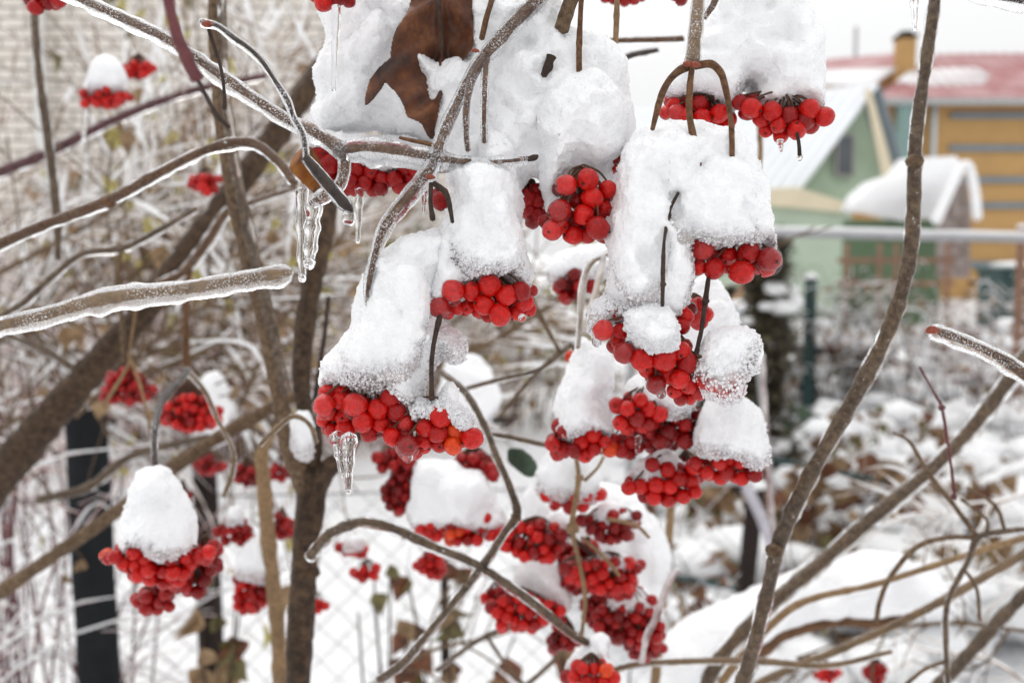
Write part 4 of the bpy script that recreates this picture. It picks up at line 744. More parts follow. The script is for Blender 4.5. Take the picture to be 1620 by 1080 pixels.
for i, (lb, pts, n, m) in enumerate([('thin grey spray in the lower right twig tangle', [(1640, 1000, 1.2, 4), (1500, 985, 1.2, 4), (1380, 1000, 1.2, 3), (1260, 1040, 1.2, 2)], 20, M_bgrey), ('frosted spray at the right edge above the dark fork', [(1660, 760, 1.3, 4), (1590, 790, 1.3, 4), (1520, 800, 1.3, 3), (1440, 840, 1.3, 2)], 18, M_twigw), ('bare spray over the snow below the dark fork', [(1640, 1090, 1.4, 4), (1560, 1040, 1.4, 4), (1450, 1020, 1.4, 3), (1370, 940, 1.4, 2)], 18, M_twigw), ('thin twigs across the wire mesh, lower centre', [(560, 1100, 1.3, 4), (680, 1030, 1.3, 4), (800, 1000, 1.3, 3), (900, 940, 1.3, 3)], 14, M_bgrey)]):
    sprayed(lb, pts, n, m, L=(.05, .14), tr=1.3, seed=300 + i)

# iced branches in the plane of focus
branch('branch', 'ice coated branch descending from top left to the centre fork', [(90, -18, .42, 7), (140, 5, .42, 7), (200, 32, .415, 7.5), (262, 62, .41, 8), (320, 100, .41, 8), (385, 145, .405, 8), (450, 188, .405, 8), (500, 212, .40, 9), (540, 238, .40, 11)], M_bark, 1.0, 14)
branch('branch', 'ice sheathed twig running right to a dark bud', [(540, 238, .40, 10), (575, 235, .40, 10), (620, 238, .398, 10), (670, 247, .396, 9), (720, 255, .395, 7), (780, 257, .394, 5), (835, 252, .394, 3.5)], M_bark, 1.55, 12)
branch('twig_bud', 'small blackish bud at the end of the ice sheathed twig', [(834, 252, .3935, 4), (846, 249, .3935, 5.5), (851, 246, .3935, 2)], M_bdark, 0, 8, cat='bud')
branch('branch', 'stubby iced spur pointing down left from the fork', [(540, 238, .40, 9), (545, 262, .399, 7), (538, 290, .396, 7), (515, 306, .394, 8), (492, 322, .393, 5)], M_bark, 1.0, 12)
branch('twig', 'black shiny bent twig crossing the iced branch', [(330, 45, .39, 3), (338, 72, .39, 3.5), (350, 110, .39, 3), (355, 150, .39, 3), (355, 172, .39, 3.5)], M_bdark, 0, 8)
branch('twig', 'speckled iced twig arching over to a drooping dark end', [(318, 35, .39, 3), (345, 42, .388, 3.4), (372, 62, .387, 4), (395, 78, .386, 3.8), (415, 98, .385, 4), (435, 128, .384, 3.6), (455, 160, .382, 4), (464, 185, .382, 3.4), (480, 215, .38, 3.4), (485, 252, .38, 3.8)], M_bdark, .9, 10, buds=[(328, 38, .388, 7)])
branch('twig', 'smooth dark twig end with a hanging clear drop', [(484, 250, .379, 6), (505, 275, .377, 8), (530, 305, .375, 8), (548, 326, .374, 7), (556, 336, .374, 3)], M_bdark, .5, 12, icem=M_clear)
branch('branch', 'blurred purplish branch close to the lens at upper left', [(262, -25, .27, 7), (275, 40, .27, 9), (292, 85, .275, 10), (312, 125, .28, 9)], M_bred, 0, 12, nodes=[(310, 122, .28, 10)])
branch('twig', 'dark tip of the blurred branch crossing the iced limb', [(312, 125, .285, 4), (330, 160, .30, 4), (345, 185, .31, 4), (362, 201, .315, 3)], M_bdark, 0, 8)
branch('branch', 'thick ice cased branch tip reaching in from the left', [(-30, 522, .37, 10.5), (60, 502, .37, 10.5), (130, 482, .37, 11), (190, 469, .37, 12), (260, 462, .37, 11), (330, 452, .37, 10.5), (400, 440, .37, 11), (440, 434, .37, 12), (458, 431, .37, 8)], M_btan, .95, 16)
branch('branch', 'speckled iced branch dropping from top centre to its fork', [(870, -20, .41, 8.5), (845, 5, .41, 8.9), (812, 38, .408, 8.9), (785, 68, .406, 9.3), (770, 85, .405, 9.3)], M_bark, .7, 14, buds=[(752, 80, .40, 4.2)])
branch('branch', 'long iced shoot curving from the fork down the left snow slope', [(765, 88, .404, 7.0), (745, 118, .40, 5.9), (722, 165, .398, 6.6), (705, 200, .396, 7.4), (693, 235, .395, 7.8), (682, 265, .394, 8.6), (655, 300, .393, 8.6), (620, 342, .393, 8.6), (602, 375, .393, 7.0), (592, 410, .393, 5.9), (583, 450, .393, 5.1), (580, 482, .393, 2.3)], M_bark, .85, 14, buds=[(680, 280, .388, 5.5)])
branch('berry_stalk', 'smooth brown stalk with ice rim hanging below the fork', [(768, 90, .402, 5), (748, 120, .398, 4.5), (738, 165, .396, 4.5), (737, 205, .396, 4), (740, 238, .397, 3.5)], M_bark, .5, 10)
branch('berry_stalk', 'speckled straight stalk sinking into snow below the fork', [(770, 92, .402, 4), (767, 130, .398, 4), (766, 175, .397, 4), (766, 225, .398, 3.5)], M_bark, .7, 10)
branch('berry_stalk', 'thin arched brown stalk left of the fork branch', [(785, -20, .415, 4), (772, 20, .41, 4.5), (762, 62, .41, 4.5)], M_bark, 0, 8)
branch('berry_stalk', 'pair of blackened stalk stubs under the iced knot', [(682, 290, .39, 4), (681, 320, .388, 3.5), (685, 348, .387, 4)], M_bdark, 0, 8, sides=[[(686, 290, .39, 5), (705, 305, .388, 5), (712, 330, .386, 4), (716, 352, .386, 3)]])
branch('twig', 'thin brown twig poking from ice towards the leaf tip', [(632, 218, .396, 2.5), (655, 223, .395, 3.5), (682, 229, .394, 3.5), (700, 240, .393, 2)], M_bark, 0, 8)
branch('berry_stalk', 'slender brown stalk piercing the upper snow mass', [(921, -20, .41, 4), (918, 30, .41, 4), (916, 90, .41, 4.5), (918, 140, .411, 4), (922, 182, .413, 3)], M_bark, .0, 8)
branch('berry_stalk', 'straight brown stalk near the right edge of snow mass', [(977, -20, .43, 4.5), (975, 40, .43, 4.5), (972, 102, .43, 4)], M_btan, 0, 8)
branch('twig', 'cut olive brown stub leaning at top of snow mass', [(912, -20, .415, 10), (900, 10, .415, 11), (888, 48, .415, 11)], M_bgrey, 0, 12)
branch('twig', 'short speckled stub half buried in the snow mass', [(873, 90, .411, 7), (866, 108, .4105, 7), (860, 120, .411, 6)], M_bdark, 0, 8, rough=.3)
branch('branch', 'brown downward shoot splitting into three berry stalks', [(1106, -20, .385, 8), (1102, 30, .385, 8.5), (1098, 70, .384, 9), (1096, 96, .384, 11)], M_btan, .45, 14, sm=M_bark, buds=[(1088, 101, .378, 6), (1100, 102, .378, 6)],
       sides=[[(1092, 104, .383, 7), (1070, 115, .38, 6.5), (1052, 138, .38, 6), (1042, 165, .38, 5.5), (1032, 205, .383, 4)], [(1095, 108, .381, 5), (1091, 140, .379, 5.5), (1091, 185, .378, 5.5), (1100, 230, .379, 6), (1106, 266, .381, 5)], [(1100, 104, .383, 7), (1125, 102, .381, 6.5), (1141, 117, .38, 6), (1150, 150, .38, 5), (1157, 200, .379, 4.5), (1158, 248, .38, 4), (1156, 292, .384, 3)]])
branch('berry_stalk', 'dark thin stalk dropping in front of the tall snow column', [(1073, 305, .381, 3), (1060, 330, .380, 3), (1057, 345, .380, 4), (1051, 380, .379, 2.5), (1049, 420, .376, 3.5), (1048, 484, .374, 3)], M_bdark, 0, 8, nodes=[(1049, 450, .375, 5)])
branch('berry_stalk', 'dark curved stalk between the right and lowest hero clusters', [(1122, 432, .392, 4), (1116, 475, .39, 4.5), (1110, 520, .388, 4), (1101, 560, .386, 4.5)], M_bdark, 0, 8, nodes=[(1116, 476, .389, 6), (1100, 560, .385, 6)])
branch('berry_stalk', 'dark wavy stalk hanging between the two left hero clusters', [(696, 500, .393, 4.5), (689, 530, .392, 4), (683, 570, .392, 4), (683, 628, .395, 4)], M_bdark, 0, 8, nodes=[(683, 629, .394, 6)])
branch('branch', 'iced branch tip with a red bud at the right edge', [(1700, 640, .40, 12), (1640, 605, .40, 11), (1580, 565, .40, 9), (1530, 542, .40, 8), (1490, 527, .40, 9), (1474, 522, .40, 7)], M_bark, 1.0, 14, buds=[(1474, 522, .394, 8)])
branch('twig', 'small curved brown twig at top right of the shoot', [(1140, -20, .40, 5), (1128, 8, .40, 5), (1115, 28, .40, 4)], M_bark, .5, 8)
branch('berry_stalk', 'short black stub dangling below the upper right cluster', [(1261, 210, .42, 3), (1264, 230, .42, 3), (1265, 246, .42, 3.5)], M_bdark, 0, 8)

# ------------------------------------------------------------------ leaves
def dead_leaf(label, poly, d, m, dfn, vein=None):
    V, f, _ = inflate(poly, d, .0003, 2, g=1.6, smooth=4, wob=.1, depthfn=dfn); mb = MB(); mb.add(V, f); o = mb.build('dead_leaf', m, origin=V[0]); tag(o, label, 'leaf')
    if vein: s = MB(); s.tube([P(x, y, dd) for x, y, dd in vein], [.0011, .0006], 8, 6); s.build('midrib', M_bdark, o)
lp = [(664, -30), (645, 30), (630, 62), (622, 92), (619, 100), (588, 128), (576, 162), (590, 158), (606, 141), (611, 134), (619, 140), (628, 148), (641, 170), (648, 189), (668, 197), (676, 212), (684, 212), (692, 180), (700, 150), (712, 110), (735, 92), (747, 75), (747, 20), (738, -30)]
dead_leaf('large curled brown leaf held in the snow at the top', lp, .419, M_lbrown, lambda X, Y: .006 * np.cos((X - 698) / 26) + .0035 * np.sin(Y / 24 + X / 30) - .004 * np.exp(-((X - 697) / 7) ** 2) + (.0004 * np.sin((X * .8 + Y) / 5.5)) + .0012 * np.sin((Y - 1.1 * abs(X - 697)) / 9), [(693, -30, .408), (696, 30, .41), (700, 80, .411)])
dead_leaf('amber folded leaf behind the dark twig end', [(462, 250), (478, 232), (498, 240), (508, 265), (522, 290), (510, 312), (492, 300), (475, 285), (462, 268)], .43, M_lamber, lambda X, Y: .004 * np.sin((X + Y) / 12))
dead_leaf('dark green leaf blurred below the grey dark fork', [(805, 712), (825, 710), (845, 728), (850, 748), (835, 752), (815, 740), (804, 728)], .75, M_lgreen, lambda X, Y: .004 * np.sin(X / 9))

# ------------------------------------------------------------------ snow masses
bp = snow
S = [
 ('snow_mass', 'large snow mass behind the big brown leaf, top left of centre', [([(520, -45), (512, 60), (504, 105), (497, 150), (492, 182), (510, 205), (560, 214), (600, 207), (640, 222), (680, 240), (720, 235), (770, 200), (800, 120), (800, -45)], .462, 20), ([(560, 60), (600, 20), (620, 60), (600, 110), (560, 120), (540, 90)], .445, 8)], .0009, 0, 1.2),
 ('snow_mass', 'broad central snow mass beneath the forked iced branch', [([(742, -45), (742, 60), (745, 85), (715, 92), (690, 100), (670, 80), (648, 84), (652, 108), (668, 130), (672, 158), (690, 185), (690, 215), (700, 255), (712, 300), (760, 330), (818, 305), (830, 286), (850, 280), (858, 310), (866, 345), (895, 350), (930, 335), (965, 300), (985, 240), (1000, 195), (993, 130), (986, 90), (950, 58), (890, 40), (870, -45)], .43, 17), ([(860, 150), (900, 120), (960, 130), (990, 190), (970, 250), (930, 300), (880, 300), (858, 240)], .423, 14), ([(852, 180), (880, 130), (940, 110), (985, 150), (990, 210), (972, 248), (950, 264), (918, 268), (890, 288), (868, 310), (856, 270)], .416, 17), ([(760, 210), (785, 208), (800, 225), (808, 250), (790, 275), (760, 270)], .407, 9)], .00085, 0, 1.0),
 ('snow_mass', 'snow cap directly above the middle left red cluster', [([(705, 262), (722, 300), (712, 335), (690, 380), (680, 430), (678, 468), (700, 480), (740, 450), (775, 438), (815, 446), (838, 452), (838, 420), (828, 385), (820, 345), (822, 300), (800, 262)], .408, 17), ([(720, 330), (800, 310), (820, 360), (830, 420), (770, 430), (715, 400)], .400, 11)], .0007, 34, 1.0),
 ('snow_mass', 'sloping snow ridge above the lower left hero cluster', [([(592, 405), (640, 378), (690, 365), (730, 372), (720, 425), (700, 470), (698, 512), (722, 528), (735, 552), (722, 570), (700, 556), (690, 570), (672, 595), (662, 640), (640, 640), (600, 626), (560, 614), (530, 612), (506, 606), (508, 580), (530, 548), (556, 522), (556, 490), (566, 460), (582, 425)], .412, 20), ([(590, 440), (650, 410), (680, 450), (670, 540), (640, 590), (570, 600), (540, 570), (570, 510)], .40, 14)], .0008, 38, 1.0),
 ('snow_mass', 'small icy snow peak on the cluster below the ridge', [([(655, 640), (672, 632), (692, 630), (702, 612), (712, 606), (724, 618), (728, 640), (742, 656), (750, 676), (730, 684), (706, 664), (690, 658), (668, 660), (650, 656)], .400, 9)], .0006, 50, 1.1),
 ('snow_mass', 'tall snow column right of centre under three brown stalks', [([(1008, 212), (1040, 196), (1100, 192), (1150, 204), (1186, 236), (1208, 285), (1215, 330), (1222, 372), (1226, 396), (1205, 388), (1192, 402), (1165, 388), (1135, 396), (1110, 388), (1095, 400), (1092, 440), (1082, 478), (1062, 505), (1020, 492), (985, 505), (962, 478), (958, 440), (963, 395), (962, 345), (974, 298), (980, 250)], .402, 22), ([(1060, 300), (1120, 240), (1180, 270), (1200, 340), (1190, 378), (1130, 375), (1080, 370)], .39, 14), ([(985, 260), (1040, 230), (1060, 320), (1050, 440), (1000, 470), (970, 420), (980, 340)], .392, 13)], .0008, 30, 1.0),
 ('snow_mass', 'rounded snow lump on top of the lowest hero cluster', [([(984, 505), (990, 490), (1020, 483), (1052, 486), (1068, 505), (1074, 532), (1062, 552), (1040, 558), (1012, 552), (996, 538)], .382, 11)], .0006, 26, .9),
 ('snow_mass', 'glassy pinkish snow ball at the right of the lowest cluster', [([(1098, 585), (1106, 560), (1116, 535), (1140, 519), (1172, 519), (1194, 532), (1203, 560), (1197, 585), (1182, 598), (1176, 618), (1160, 634), (1135, 630), (1112, 615)], .387, 12)], .0006, 75, .9),
 ('snow_mass', 'big snow dome over the two upper right clusters', [([(1112, -45), (1096, 40), (1064, 105), (1050, 138), (1062, 150), (1100, 146), (1140, 160), (1158, 160), (1168, 140), (1182, 128), (1192, 140), (1176, 165), (1205, 172), (1250, 168), (1295, 174), (1304, 150), (1300, 110), (1290, 60), (1272, 20), (1250, -45)], .442, 22)], .0009, 26, .9),
 ('snow_mass', 'translucent snow lobe wrapping the leftmost berry of the lowest cluster', [([(962, 470), (940, 480), (930, 505), (936, 530), (950, 540), (958, 520), (975, 505), (1000, 495), (990, 475)], .394, 8)], .0006, 75, .8),
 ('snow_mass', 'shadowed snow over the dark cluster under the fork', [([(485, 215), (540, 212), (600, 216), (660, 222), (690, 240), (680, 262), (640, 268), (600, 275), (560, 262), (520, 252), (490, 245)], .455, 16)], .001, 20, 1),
]
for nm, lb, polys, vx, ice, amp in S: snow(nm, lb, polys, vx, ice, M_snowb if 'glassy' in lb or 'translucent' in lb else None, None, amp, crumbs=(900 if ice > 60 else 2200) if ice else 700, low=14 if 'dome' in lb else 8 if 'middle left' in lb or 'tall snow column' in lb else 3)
FS = [
 ('snow_mass', 'tall soft snow tower on the round cluster right of centre', [([(912, 542), (896, 590), (886, 630), (876, 668), (892, 690), (930, 682), (968, 688), (974, 650), (972, 600), (960, 555), (930, 540)], .56, 20)]),
 ('snow_mass', 'smooth snow dome on the lower right twin cluster', [([(1118, 640), (1102, 680), (1106, 708), (1130, 722), (1165, 726), (1198, 738), (1216, 716), (1213, 675), (1196, 640), (1165, 616), (1138, 620)], .53, 20)]),
 ('snow_mass', 'blurred snow behind the dark curved stalk', [([(1085, 460), (1082, 520), (1100, 580), (1150, 570), (1172, 530), (1160, 480), (1135, 440), (1105, 435)], .52, 18)]),
 ('snow_mass', 'round egg shaped snow cap on the far left cluster', [([(196, 800), (206, 770), (228, 744), (262, 744), (288, 785), (303, 825), (305, 868), (270, 880), (225, 872), (196, 865), (192, 830)], .60, 24)]),
 ('snow_mass', 'wide blurred snow bank above the long low cluster', [([(652, 790), (660, 745), (690, 728), (730, 740), (765, 742), (782, 785), (802, 822), (785, 842), (720, 832), (668, 840), (642, 818)], .73, 24)]),
 ('snow_mass', 'blurred snow under the tan stem right of the dark fork', [([(862, 725), (880, 712), (925, 722), (950, 760), (935, 790), (900, 790), (860, 775), (850, 750)], .68, 16)]),
 ('snow_mass', 'snow wedge above the lower centre cluster', [([(795, 950), (812, 900), (832, 870), (870, 868), (895, 920), (900, 955), (870, 965), (825, 955)], .74, 18)]),
 ('snow_mass', 'large soft snow bank behind the lowest berry masses', [([(850, 760), (900, 780), (960, 770), (1010, 785), (1040, 830), (1056, 870), (1052, 930), (1044, 985), (1000, 985), (950, 960), (900, 930), (850, 880), (830, 810)], .82, 26)]),
 ('snow_mass', 'little round headed snow cap on the bottom cluster', [([(900, 1055), (915, 1030), (935, 1018), (930, 1010), (945, 1002), (962, 1012), (962, 1030), (955, 1045), (958, 1066), (925, 1062)], .62, 12)]),
 ('snow_mass', 'snow lodged in the crotch of the trunk', [([(452, 680), (458, 655), (480, 645), (496, 660), (496, 700), (484, 722), (465, 712)], .70, 10)]),
 ('snow_mass', 'small blurred snow cap on a cluster by the brick wall', [([(138, 140), (148, 112), (168, 96), (190, 104), (202, 130), (196, 142), (165, 146)], .97, 16)]),
 ('snow_mass', 'blurred snow above the cluster between left and right masses', [([(864, 430), (885, 400), (935, 388), (968, 398), (962, 430), (930, 445), (890, 448)], .63, 16)]),
 ('snow_mass', 'snow cap on the double cluster behind the lowest hero cluster', [([(982, 640), (995, 605), (1030, 590), (1080, 600), (1100, 625), (1090, 655), (1040, 660), (1000, 655)], .54, 16)]),
 ('snow_mass', 'thin snow saddle on the small dark tuft', [([(930, 815), (945, 795), (975, 788), (1000, 800), (1010, 822), (985, 830), (950, 830)], .69, 12)]),
 ('snow_mass', 'snow saddle on the triangular cluster', [([(1000, 755), (1025, 725), (1050, 715), (1075, 735), (1080, 755), (1040, 762)], .555, 12)]),
 ('snow_mass', 'faint snow cap behind the brown parallel branch', [([(375, 905), (385, 870), (410, 850), (435, 870), (440, 905), (405, 915)], .87, 14)]),
 ('snow_mass', 'snow bit on the small cluster left of the brown parallel branch', [([(352, 822), (362, 800), (380, 798), (393, 818), (380, 830)], .87, 12)]),
 ('snow_mass', 'snow scraps between the dark clusters of the cascade', [([(880, 800), (905, 815), (900, 850), (870, 850), (862, 820)], .72, 10)]),
 ('snow_mass', 'snow patch on the spread cluster of the cascade', [([(925, 880), (960, 868), (1000, 880), (985, 898), (940, 900)], .70, 9)]),
 ('snow_mass', 'snow patch on the largest dark berry mass', [([(960, 950), (985, 930), (1020, 938), (1040, 960), (1010, 968), (980, 965)], .72, 10)]),
 ('snow_mass', 'snow dab on the small arching branch cluster', [([(545, 862), (555, 846), (570, 845), (580, 858), (562, 866)], .91, 9)]),
 ('snow_mass', 'snow mound behind the hanging stalk at centre', [([(700, 600), (715, 570), (745, 560), (775, 585), (790, 640), (770, 680), (720, 680), (700, 640)], 1.2, 30)]),
 ('snow_mass', 'snow patch left of the trunk behind the copper twig', [([(300, 660), (320, 600), (350, 595), (370, 640), (360, 690), (320, 700)], 1.3, 30)]),
]
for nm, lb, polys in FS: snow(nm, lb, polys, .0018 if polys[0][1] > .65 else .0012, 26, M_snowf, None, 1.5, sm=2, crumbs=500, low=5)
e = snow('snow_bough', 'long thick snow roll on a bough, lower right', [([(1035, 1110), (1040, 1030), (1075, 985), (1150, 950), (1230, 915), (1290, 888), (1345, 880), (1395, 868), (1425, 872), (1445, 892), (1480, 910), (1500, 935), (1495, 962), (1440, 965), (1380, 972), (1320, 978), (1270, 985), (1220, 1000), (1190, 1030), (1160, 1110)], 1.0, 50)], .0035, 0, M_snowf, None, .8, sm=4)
branch('bough', 'dark bough beneath the thick snow roll', [(1150, 1100, 1.0, 18), (1210, 1020, .99, 15), (1270, 992, .98, 12), (1330, 982, .98, 10), (1400, 985, .99, 9), (1480, 955, 1.0, 8)], M_bark, 0, 12)

# ------------------------------------------------------------------ berry clusters in the plane of focus
cluster('berry_cluster', 'big ice glazed berry cluster above the double icicle', [(513, 641, 16, 'i'), (561, 640, 17, 'i'), (598, 647, 15), (618, 629, 15), (540, 621, 13, 1), (539, 634, 13), (574, 667, 15), (545, 661, 14, 1), (602, 669, 14, 1), (628, 651, 14), (641, 668, 13, 'i'), (584, 686, 13, 1), (547, 679, 15, 1), (525, 681, 11, 1), (641, 637, 11, 1), (640, 686, 13, 1), (518, 622, 13, 1), (524, 653, 12, 1), (623, 669, 11, 2), (654, 632, 8, 2), (512, 664, 11, 1), (560, 620, 12, 2), (590, 627, 12, 2)], .398, (580, 590), .4)
cluster('berry_cluster', 'berry cluster with two orange berries at the lower left', [(697, 658, 16), (673, 676, 14), (693, 685, 14), (721, 680, 13, 'o'), (717, 704, 13, 'o'), (747, 693, 15), (736, 671, 11, 1), (620, 691, 13), (645, 704, 16, 'i'), (671, 697, 12, 1), (695, 703, 12, 1), (661, 653, 11, 1), (671, 706, 11, 2), (729, 697, 11, 1), (656, 714, 12, 1), (702, 702, 11, 2), (748, 676, 8, 2), (640, 690, 12, 1), (682, 655, 12, 2), (715, 660, 11, 2)], .396, (684, 628), .4)
cluster('berry_cluster', 'wide cluster under the middle left snow cap', [(716, 460, 16, 'i'), (746, 461, 14), (775, 451, 16), (802, 467, 15), (824, 461, 15), (695, 486, 15, 'i'), (766, 482, 15), (791, 498, 16), (829, 478, 14, 1), (816, 494, 12, 1), (838, 489, 10, 1), (741, 485, 11, 1), (723, 486, 11, 1), (708, 493, 11, 1), (756, 493, 9, 1), (771, 500, 9, 1), (688, 476, 10, 1), (841, 460, 9, 1), (712, 436, 9, 1), (751, 443, 9, 1), (797, 443, 9, 1), (806, 486, 10, 2), (697, 450, 9, 1), (785, 478, 11, 2), (732, 440, 9, 2)], .397, (770, 415), .4)
cluster('berry_cluster', 'tight drooping cluster between two central snow masses', [(896, 293, 15, 'i'), (930, 284, 16), (937, 313, 15), (961, 300, 14, 1), (913, 318, 12, 1), (885, 333, 16, 'i'), (923, 340, 15), (946, 361, 17), (874, 364, 15, 'i'), (885, 357, 13), (911, 356, 12, 1), (907, 372, 14, 1), (930, 372, 12, 1), (955, 330, 13, 1), (965, 338, 12, 1), (957, 372, 13, 1), (863, 350, 11, 1), (965, 357, 12, 1), (945, 340, 12, 2), (900, 345, 12, 2)], .397, (925, 262), .3)
cluster('berry_cluster', 'cluster beneath the right lobe of the tall snow column', [(1111, 393, 17, 'i'), (1152, 404, 14, 1), (1184, 399, 16), (1217, 410, 17, 'i'), (1104, 423, 12), (1130, 425, 15), (1173, 431, 17), (1213, 424, 13, 1), (1192, 419, 12, 1), (1151, 422, 10, 1), (1126, 401, 13, 1), (1225, 413, 11, 1), (1166, 412, 12, 2), (1140, 412, 12, 2)], .392, (1160, 365), .25)
cluster('berry_cluster', 'lowest hero cluster of big berries under the rounded lump', [(954, 522, 15, 'i'), (975, 495, 11, 1), (983, 525, 13, 1), (988, 558, 16, 'i'), (1016, 569, 17), (1050, 568, 18), (1078, 555, 14), (1087, 575, 15), (1038, 608, 14, 'i'), (1059, 593, 14, 1), (1075, 599, 15), (1090, 608, 14, 1), (1116, 601, 15), (1077, 630, 11, 1), (1105, 620, 12, 1), (977, 540, 11, 1), (1068, 618, 12, 1), (1092, 630, 9, 1), (1024, 584, 13, 1), (1079, 515, 12, 1), (1086, 500, 11, 1), (1078, 487, 9, 1), (1066, 495, 9, 1), (1006, 560, 12, 2), (1035, 580, 12, 2), (1060, 545, 12, 2)], .384, (1040, 500), .4)
cluster('berry_cluster', 'few berries frozen inside the glassy snow ball', [(1130, 608, 12), (1150, 604, 12), (1166, 618, 10, 'i'), (1160, 596, 11), (1143, 620, 10), (1120, 592, 11, 1), (1140, 590, 10, 1)], .379, (1102, 562), 0)
cluster('berry_cluster', 'blurred light red tuft behind the dark curved stalk', [(1092, 486, 13), (1105, 484, 13), (1116, 497, 12), (1098, 501, 14), (1105, 508, 13), (1086, 494, 12, 1)], .44, (1100, 465), 0)
cluster('berry_cluster', 'upper right cluster with one bright berry at its end', [(1170, 162, 11), (1189, 171, 14), (1184, 178, 12, 1), (1221, 176, 14), (1248, 184, 14), (1281, 173, 15), (1274, 191, 14), (1304, 185, 14), (1205, 189, 12, 1), (1231, 198, 12), (1212, 206, 11, 1), (1260, 206, 13), (1235, 215, 11, 1), (1283, 200, 11, 1), (1242, 208, 10, 1), (1262, 180, 12, 2), (1200, 175, 11, 2), (1235, 185, 11, 2)], .422, (1240, 145), .3)
cluster('berry_cluster', 'half iced cluster behind the three brown stalks', [(1061, 157, 9, 1), (1079, 156, 10, 1), (1107, 165, 12), (1138, 180, 14), (1111, 186, 13), (1070, 178, 12, 'i'), (1053, 178, 10, 'i'), (1083, 184, 12), (1131, 195, 11, 1), (1155, 189, 10, 1), (1150, 199, 11, 1), (1100, 191, 11, 1), (1090, 170, 11, 1), (1066, 166, 10), (1125, 180, 11, 2)], .43, (1118, 150), .3)
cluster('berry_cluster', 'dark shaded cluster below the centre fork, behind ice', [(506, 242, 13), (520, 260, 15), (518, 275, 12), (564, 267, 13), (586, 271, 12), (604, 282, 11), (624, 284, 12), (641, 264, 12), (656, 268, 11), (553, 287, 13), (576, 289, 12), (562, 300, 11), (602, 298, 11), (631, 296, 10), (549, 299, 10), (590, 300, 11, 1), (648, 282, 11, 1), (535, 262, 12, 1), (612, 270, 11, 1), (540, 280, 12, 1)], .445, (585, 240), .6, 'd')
cluster('berry_cluster', 'two berries under the blackened stalk stubs', [(696, 318, 13), (700, 306, 9, 1), (690, 308, 9, 1)], .412, (690, 295), 0, 'd')
cluster('berry_cluster', 'dark berries squeezed in the gap left of the drooping cluster', [(834, 313, 13), (850, 318, 12), (837, 333, 12), (852, 342, 13), (843, 350, 11), (848, 302, 11), (832, 300, 11, 1)], .432, (842, 285), .5, 'd')
cluster('berry_cluster', 'tiny wedge of berries above the drooping cluster', [(972, 250, 11), (961, 254, 9), (967, 266, 9), (966, 243, 9, 1)], .42, (970, 230), 0)
cluster('berry_cluster', 'berries cut by the top edge above a long icicle', [(512, 3, 14), (535, -6, 14), (552, 2, 10), (500, -6, 10), (524, -14, 12)], .425, (525, -40), 0)
cluster('berry_cluster', 'blurred dark berries in the top left corner', [(56, 12, 11), (75, 4, 11), (92, 0, 12), (48, 0, 10), (66, -10, 12), (84, -12, 11)], .55, (70, -40), .5, 'd')
cluster('berry_cluster', 'flat row of berries at the top edge, right of snow', [(958, -4, 8), (972, -2, 9), (988, 1, 9), (1003, -3, 10), (1015, -6, 8)], .55, (985, -30), 0, 'd')
cluster('berry_cluster', 'single blurred berry pair at the top by the shoot', [(1078, -3, 10), (1068, -8, 9)], .5, (1075, -30), 0, 'd')
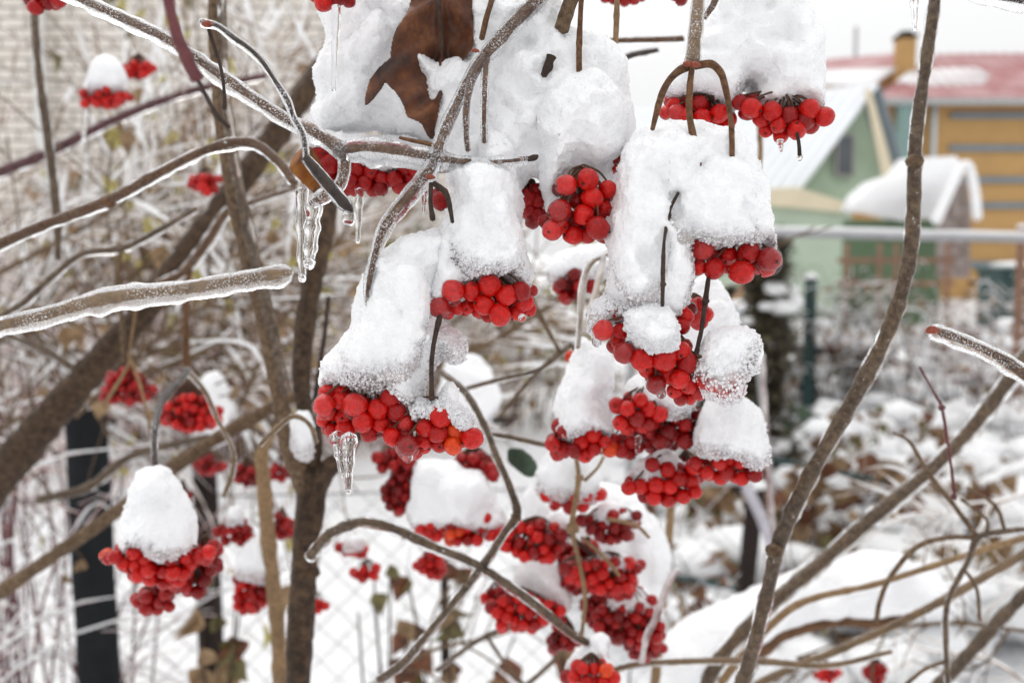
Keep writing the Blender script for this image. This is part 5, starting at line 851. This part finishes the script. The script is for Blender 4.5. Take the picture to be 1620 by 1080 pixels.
AC = [
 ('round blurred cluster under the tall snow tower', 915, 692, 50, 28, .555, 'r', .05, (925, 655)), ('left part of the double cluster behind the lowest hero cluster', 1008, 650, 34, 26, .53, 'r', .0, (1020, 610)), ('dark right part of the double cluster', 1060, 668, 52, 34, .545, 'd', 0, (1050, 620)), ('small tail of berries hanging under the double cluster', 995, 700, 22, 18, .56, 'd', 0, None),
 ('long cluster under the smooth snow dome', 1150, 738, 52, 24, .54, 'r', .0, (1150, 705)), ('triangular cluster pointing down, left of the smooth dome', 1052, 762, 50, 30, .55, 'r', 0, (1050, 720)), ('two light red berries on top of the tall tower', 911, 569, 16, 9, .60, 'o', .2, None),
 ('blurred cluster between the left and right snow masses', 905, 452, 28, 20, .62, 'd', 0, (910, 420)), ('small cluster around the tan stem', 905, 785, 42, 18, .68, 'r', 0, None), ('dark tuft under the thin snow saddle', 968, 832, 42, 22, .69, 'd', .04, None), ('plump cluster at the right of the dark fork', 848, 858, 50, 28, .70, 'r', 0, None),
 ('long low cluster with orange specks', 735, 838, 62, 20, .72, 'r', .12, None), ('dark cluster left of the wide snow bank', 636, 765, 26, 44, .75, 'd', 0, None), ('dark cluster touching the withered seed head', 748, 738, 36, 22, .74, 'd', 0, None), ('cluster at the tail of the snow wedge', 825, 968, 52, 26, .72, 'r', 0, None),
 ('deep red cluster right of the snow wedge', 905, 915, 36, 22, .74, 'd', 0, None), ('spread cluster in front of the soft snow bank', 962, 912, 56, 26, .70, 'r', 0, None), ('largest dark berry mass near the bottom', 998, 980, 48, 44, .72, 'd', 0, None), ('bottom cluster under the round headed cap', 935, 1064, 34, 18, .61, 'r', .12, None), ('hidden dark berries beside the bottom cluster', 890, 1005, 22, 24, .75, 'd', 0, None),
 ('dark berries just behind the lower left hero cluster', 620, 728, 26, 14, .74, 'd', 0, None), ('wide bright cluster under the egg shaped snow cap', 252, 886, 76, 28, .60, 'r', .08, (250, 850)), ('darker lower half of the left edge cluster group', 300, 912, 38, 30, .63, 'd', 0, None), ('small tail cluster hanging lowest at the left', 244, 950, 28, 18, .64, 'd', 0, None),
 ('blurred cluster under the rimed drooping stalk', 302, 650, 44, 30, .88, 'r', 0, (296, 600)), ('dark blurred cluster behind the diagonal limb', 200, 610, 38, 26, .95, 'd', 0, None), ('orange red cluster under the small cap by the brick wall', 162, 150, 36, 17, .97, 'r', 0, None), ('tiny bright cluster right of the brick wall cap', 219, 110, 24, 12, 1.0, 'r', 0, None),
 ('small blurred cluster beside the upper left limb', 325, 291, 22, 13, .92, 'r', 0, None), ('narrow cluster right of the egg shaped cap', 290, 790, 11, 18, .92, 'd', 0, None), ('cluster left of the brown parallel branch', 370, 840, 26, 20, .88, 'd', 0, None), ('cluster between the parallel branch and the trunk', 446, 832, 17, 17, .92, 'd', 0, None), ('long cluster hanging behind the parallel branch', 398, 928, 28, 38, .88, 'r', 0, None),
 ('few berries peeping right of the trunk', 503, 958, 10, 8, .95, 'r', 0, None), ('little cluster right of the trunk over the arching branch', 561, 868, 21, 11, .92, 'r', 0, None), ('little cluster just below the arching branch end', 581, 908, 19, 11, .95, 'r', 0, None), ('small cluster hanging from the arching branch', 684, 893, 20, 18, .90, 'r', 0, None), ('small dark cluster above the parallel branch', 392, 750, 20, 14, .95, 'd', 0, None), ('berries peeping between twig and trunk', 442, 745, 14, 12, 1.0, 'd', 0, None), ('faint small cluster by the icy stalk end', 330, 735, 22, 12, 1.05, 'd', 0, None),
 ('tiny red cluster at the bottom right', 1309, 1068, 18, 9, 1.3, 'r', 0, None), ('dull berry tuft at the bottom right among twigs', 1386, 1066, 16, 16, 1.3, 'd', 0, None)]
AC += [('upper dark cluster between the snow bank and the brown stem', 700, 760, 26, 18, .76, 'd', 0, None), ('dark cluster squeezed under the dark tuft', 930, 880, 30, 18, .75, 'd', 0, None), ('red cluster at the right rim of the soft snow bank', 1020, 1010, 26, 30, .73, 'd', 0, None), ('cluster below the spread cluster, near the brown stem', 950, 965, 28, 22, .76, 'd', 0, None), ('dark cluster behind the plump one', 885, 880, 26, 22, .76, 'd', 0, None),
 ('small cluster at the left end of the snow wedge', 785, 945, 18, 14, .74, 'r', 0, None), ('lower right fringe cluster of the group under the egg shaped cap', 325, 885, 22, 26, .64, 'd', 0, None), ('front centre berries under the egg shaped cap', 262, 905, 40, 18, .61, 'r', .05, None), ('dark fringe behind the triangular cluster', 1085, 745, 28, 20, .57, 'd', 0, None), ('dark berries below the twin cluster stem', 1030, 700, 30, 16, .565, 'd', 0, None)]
for i, (lb, x, y, rx, ry, d, k, og, ap) in enumerate(AC): autocluster(lb, x, y, rx, ry, d, k, orange=og, seed=i + 1, apex=ap)

# ------------------------------------------------------------------ icicles
for a in [('left half of the double icicle under the glazed cluster', 533, 686, .397, 66, 13, 10), ('longer right half of the double icicle', 552, 688, .396, 90, 13, -1), ('thick clear icicle below the stubby spur', 497, 325, .394, 92, 15, -8), ('cloudy icicle left of the thick clear one', 478, 300, .41, 140, 11, 0), ('thin icicle under the dark shaded cluster', 569, 300, .44, 82, 8, -3),
          ('long thin icicle under the top edge berries', 532, 10, .42, 132, 8, -4), ('short icicle at the top edge before the white sky', 1446, -20, .40, 66, 8, 1), ('small drip under the upper right cluster', 1234, 222, .42, 16, 6, 2), ('short ragged icicle below the speckled shoot', 672, 300, .392, 38, 6, -2), ('blurred icicle under the double berry cluster', 1010, 690, .53, 28, 6, -2), ('faint icicle under the brick wall cluster', 132, 175, .97, 45, 6, 0)]:
    lb, x, y, d, L, r, ln = a; icicle(lb, x, y, d, L, r, lean=ln, r1=.6 if 'thick' in lb or 'cloudy' in lb else .4)
def drop(label, x, y, d, r):
    mb = MB(); mb.ball(P(x, y, d), r * d / F, 12, (1, 1, 1.15)); v = mb.v[0]; o = mb.build('water_drop', M_clear, origin=P(x, y, d)); tag(o, label, 'water drop')
for a in [('clear drop hanging from the dark twig end', 552, 345, .374, 12), ('drop hanging at the cluster with orange berries', 645, 722, .396, 9), ('drop at the bottom of the lowest hero cluster', 1046, 622, .383, 8), ('drop beneath the leftmost glazed berry of the lowest cluster', 944, 540, .384, 8), ('tiny drop at the right end of the wide cluster', 826, 503, .397, 6), ('drop on the berry inside the glassy snow ball', 1162, 630, .387, 9), ('drop at the tip of the short black stub', 1265, 249, .42, 5)]: drop(*a)
